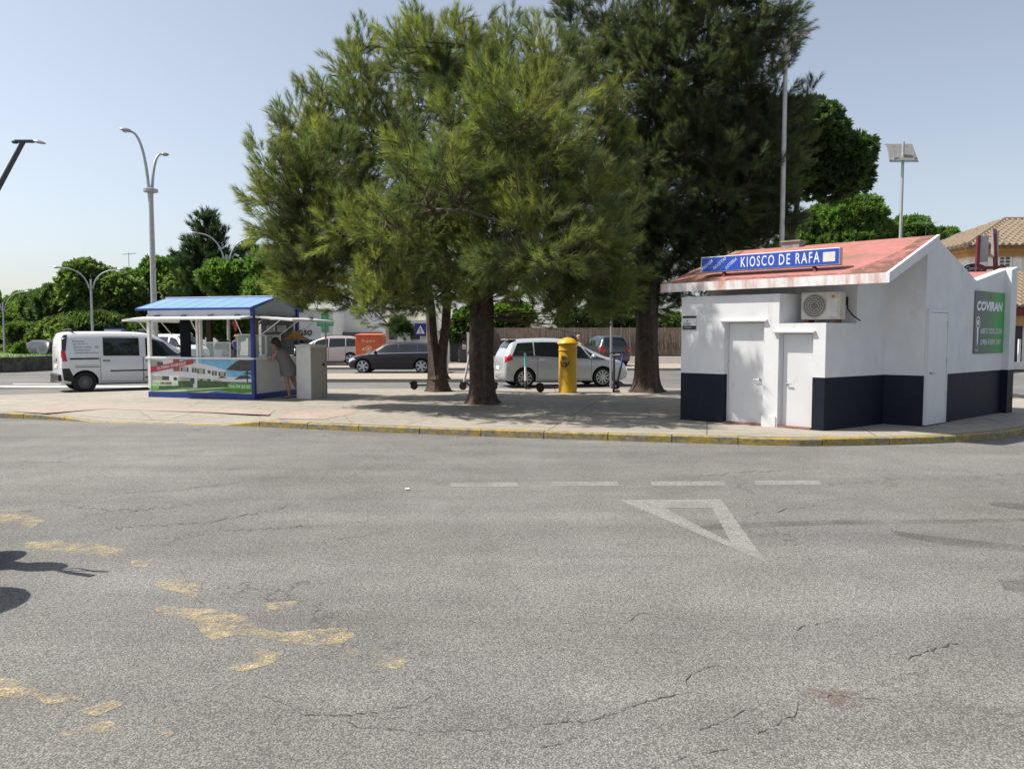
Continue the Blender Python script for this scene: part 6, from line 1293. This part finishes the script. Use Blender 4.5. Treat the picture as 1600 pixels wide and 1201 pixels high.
# ================================================================== tiled house at the right edge
hx = V(38, 46, 0); hs = thing('tiled_house', 'white house with ochre eaves and a clay tiled hipped roof beyond the kiosk', 'house', hx)
def hpx(px, py, Y): return P(px, py, Y)
M_hw = mat('house_white', (.68, .66, .61), .85, var=.05); M_och = mat('ochre_band', (.40, .22, .075), .8, var=.12)
e0, e1 = hpx(1497, 388, 44), hpx(1700, 372, 44); zc_ = e0.z; zb_ = hpx(1510, 386, 44).z
x0, x1, y0, y1 = e0.x+.35, e0.x+11.5, 44.0, 53.5
b = MB(); b.prism([(x0+.3, y0), (x1, y0), (x1, y1), (x0+.3, y1)], 0, zb_); b.build('wall', M_hw, hs, off=hx)
b = MB(); b.prism([(x0+.05, y0-.25), (x1+.2, y0-.25), (x1+.2, y1), (x0+.05, y1)], zb_-.55, zb_-.27); b.prism([(x0-.1, y0-.42), (x1+.3, y0-.42), (x1+.3, y1+.2), (x0-.1, y1+.2)], zb_-.27, zb_); b.build('cornice', M_och, hs, off=hx)
def tilemat():
    m, t = newmat('clay_tiles', .9); n = t.noise(2.5, 5, .7); n2 = t.noise(14, 4, .7); t.base(t.mix(t.rng(n2, .3, .7), t.mix(t.rng(n, .35, .65), (.21, .15, .10), (.10, .07, .052)), (.27, .22, .155))); t.bump(n2, .4, .02); return m
M_tile = tilemat(); M_tdark = mat('tile_channel', (.10, .065, .045), .95, var=.3)
def tiled(b, a, c, ra, rb, n):            # rows of half-round tiles from the eave a-c up to the ridge ra-rb
    a, c, ra, rb = map(Vector, (a, c, ra, rb)); b.add([a, c, rb, ra], [(0, 1, 2, 3)], 1)
    ev = (c-a); sl_ = None
    for i in range(n):
        u = (i+.5)/n; p = a+ev*u
        k = (c-a).normalized(); ua = (ra-a).dot(k)/ev.length; ub = (rb-a).dot(k)/ev.length; hgt = (ra-a)-k*(ra-a).dot(k)
        f_u = min(1, u/ua if ua > 1e-3 else 1, (1-u)/(1-ub) if ub < .999 else 1)
        q = p+hgt*f_u; m_ = max(2, int((q-p).length/.42)); r = ev.length/n*.33; pts = []; rr = []
        for s in range(m_): pts += [p.lerp(q, s/m_), p.lerp(q, (s+.97)/m_)]; rr += [r*1.08, r*.86]
        b.tube(pts, rr, 7, 0)
apx = hpx(1569, 343, 48.5); A0 = V(x0-.35, y0-.7, zb_+.02); A1 = V(x1+.5, y0-.7, zb_+.02); R0 = V(apx.x, 48.5, apx.z); R1 = V(x1-2, 48.5, apx.z); C0 = V(x0-.35, y1+.4, zb_+.02)
b = MB(); tiled(b, A0, A1, R0, R1, 32); tiled(b, C0, A0, R0, R0, 24)
b.tube([A0, R0, R1], .16, 8, 0); b.plate([A0+V(0, 0, -.02), A1+V(0, 0, -.02), V(A1.x, C0.y, A0.z-.02), C0+V(0, 0, -.02)], (0, 0, -1), .05, 1); b.build('roof', [M_tile, M_tdark], hs, off=hx)
b = MB(); a, c = hpx(1559, 399, 43.95), hpx(1581, 418, 43.95); w = b.box(((a.x+c.x)/2, 43.97, (a.z+c.z)/2), (c.x-a.x, .08, a.z-c.z)); wn = b.build('window', M_wpaint, hs, off=hx)
b = MB(); 
for i in (0, 1):
    for j in range(3): b.box((lerp(a.x, c.x, .30+.38*i), 43.925, lerp(c.z, a.z, .2+.27*j)), ((c.x-a.x)*.27, .02, (a.z-c.z)*.19))
b.build('pane', M_glass, wn, off=hx)
for px in (1551, 1590): a = hpx(px, 408, 43.9); b = MB(); b.box((a.x, 43.95, a.z), (.5, .06, .85)); b.build('shutter', mat('shutter_white', (.75, .75, .7), .5), hs, off=hx)
# lower wing in front
b = MB(); L0, L1 = hpx(1585, 478, 37), hpx(1680, 478, 37); LT0 = hpx(1606, 425, 41)
b.prism([(L0.x+.3, 37.6), (L1.x, 37.6), (L1.x, 44), (L0.x+.3, 44)], 0, L0.z); b.build('wing_wall', M_hw, hs, off=hx)
b = MB(); b.prism([(L0.x, 37.2), (L1.x, 37.2), (L1.x, 37.55), (L0.x, 37.55)], L0.z-.95, L0.z-.45); b.build('wing_band', M_och, hs, off=hx)
b = MB(); b.prism([(L0.x-.05, 37.1), (L1.x, 37.1), (L1.x, 37.5), (L0.x-.05, 37.5)], L0.z-.44, L0.z-.02); b.build('wing_fascia', mat('wing_red', (.16, .02, .03), .7), hs, off=hx)
b = MB(); tiled(b, V(L0.x-.3, 37.0, L0.z), V(L1.x, 37.0, L0.z), V(L0.x-.3, 41, LT0.z), V(L1.x, 41, LT0.z), 12); b.build('wing_roof', [M_tile, M_tdark], hs, off=hx)
a = hpx(1590, 520, 37.5); b = MB(); b.box((a.x, 37.55, 1.35), (.5, .08, 2.4)); b.build('door', M_dark, hs, off=hx)
a = hpx(1596, 520, 36.9)
b = MB(); b.obox(V(a.x-.75, 36.9, .1), V(9, 0, 0), V(0, .3, 0), V(0, 0, .35)); gw_ = b.build('low_wall', M_wall); tag(gw_, 'short stretch of white boundary wall before the tiled house past the kiosk end', 'wall')
b = MB()
for i in range(9): b.box((a.x+.02+i*.55, 37.05, 1.0), (.10, .08, 1.1))
b.build('picket', M_wpaint, gw_)
# litter along the kerb
for i, (px, py, kind, lab) in enumerate(((979, 688.5, 'wrapper', 'crumpled pale blue wrapper lying in the gutter below the kerb'), (1021, 689.5, 'tissue', 'crumpled white tissue in the gutter near the pale blue wrapper'), (781, 680, 'paper', 'tiny white paper scrap in the gutter below the thick trunk'), (637, 765, 'paper', 'small white paper scrap lying out on the asphalt'))):
    q = G(px, py, .0); b = MB(); random.seed(i+5); s = (.11, .07, .035, .035)[i]
    b.ball((0, 0, s*.28), (s, s*.6, s*.3), 9); o = b.build(kind, mat('litter_blue' if i == 0 else 'litter_white', (.50, .58, .62) if i == 0 else (.68, .67, .65), .7)); 
    for v in o.data.vertices: v.co += Vector((random.uniform(-.2, .2)*s, random.uniform(-.2, .2)*s, random.uniform(0, .15)*s))
    for pl_ in o.data.polygons: pl_.use_smooth = False
    o.location = q; tag(o, lab, 'litter')
lf = MB(); random.seed(4)
for i in range(420):
    k = random.randrange(60, len(fine)-8); p, h = fine[k]; n = inward(k); d = -abs(random.gauss(0, .16))-.02 if random.random() < .75 else random.uniform(.2, 3.5)
    z = .006 if d < 0 else .124; s = random.uniform(.008, .022); a = random.random()*6.28; c = p+n*d+V(0, 0, z); e = V(math.cos(a), math.sin(a), 0)*s; f2 = V(-math.sin(a), math.cos(a), 0)*s*.5
    lf.add([c-e, c-f2+V(0, 0, .004), c+e+V(0, 0, .006), c+f2+V(0, 0, .004)], [(0, 1, 2, 3)])
for i in range(2600):
    c = V(random.gauss(-.3, 3.0), random.gauss(17.6, 2.3), .1235)
    if c.y < 13.6 or c.y > 22.6 or c.x > 2.6 and c.y < 16: continue
    a = random.random()*6.28; s = random.uniform(.02, .06); e = V(math.cos(a), math.sin(a), 0)*s; f2 = V(-math.sin(a), math.cos(a), 0)*.004
    lf.add([c-e-f2, c-e+f2, c+e+f2+V(0, 0, .004), c+e-f2+V(0, 0, .004)], [(0, 3, 2, 1)])
o = lf.build('dry_leaves', mat('dry_leaf', (.22, .13, .07), .9, var=.4, scale=20)); tag(o, 'scattered dry leaf and needle litter along the yellow kerb and under the trees', 'leaf litter'); o['kind'] = 'stuff'
# ================================================================== light, sky, camera
SUN_AZ = V(-1, .06, 0).normalized(); EL_ = R_(56)
sd_ = V(SUN_AZ.x*math.cos(EL_), SUN_AZ.y*math.cos(EL_), math.sin(EL_))
L = bpy.data.lights.new('sun', 'SUN'); L.energy = 4.6; L.angle = R_(.53); L.color = (1, .945, .86)
lo = bpy.data.objects.new('sun', L); COL.objects.link(lo); lo.rotation_euler = sd_.to_track_quat('Z', 'Y').to_euler(); lo.location = (0, 0, 30)
w = bpy.data.worlds.new('World'); SC.world = w; w.use_nodes = True; nt = w.node_tree; bg = nt.nodes['Background']
sk = nt.nodes.new('ShaderNodeTexSky'); sk.sky_type = 'NISHITA'; sk.sun_disc = False; sk.sun_elevation = EL_; sk.sun_rotation = math.atan2(sd_.x, sd_.y) % (2*math.pi)
sk.air_density = 1.0; sk.dust_density = 1.6; sk.ozone_density = 1.2; sk.altitude = 10
hs_ = nt.nodes.new('ShaderNodeHueSaturation'); hs_.inputs['Saturation'].default_value = .6; hs_.inputs['Value'].default_value = 1.25
nt.links.new(sk.outputs[0], hs_.inputs['Color']); nt.links.new(hs_.outputs[0], bg.inputs['Color']); bg.inputs['Strength'].default_value = .085
cam = bpy.data.cameras.new('camera'); co = bpy.data.objects.new('camera', cam); COL.objects.link(co); co.location = (0, 0, CZ); co.rotation_euler = (R_(90)-PIT, 0, 0)
cam.sensor_width = 36; cam.lens = 36*F/1600; cam.clip_end = 3000; cam.clip_start = .05; SC.camera = co
SC.view_settings.view_transform = 'Standard'; SC.view_settings.look = 'None'; SC.view_settings.exposure = .6; SC.view_settings.gamma = 1
SC.render.engine = 'CYCLES'; SC.cycles.use_denoising = True; SC.cycles.max_bounces = 6; SC.cycles.transparent_max_bounces = 8
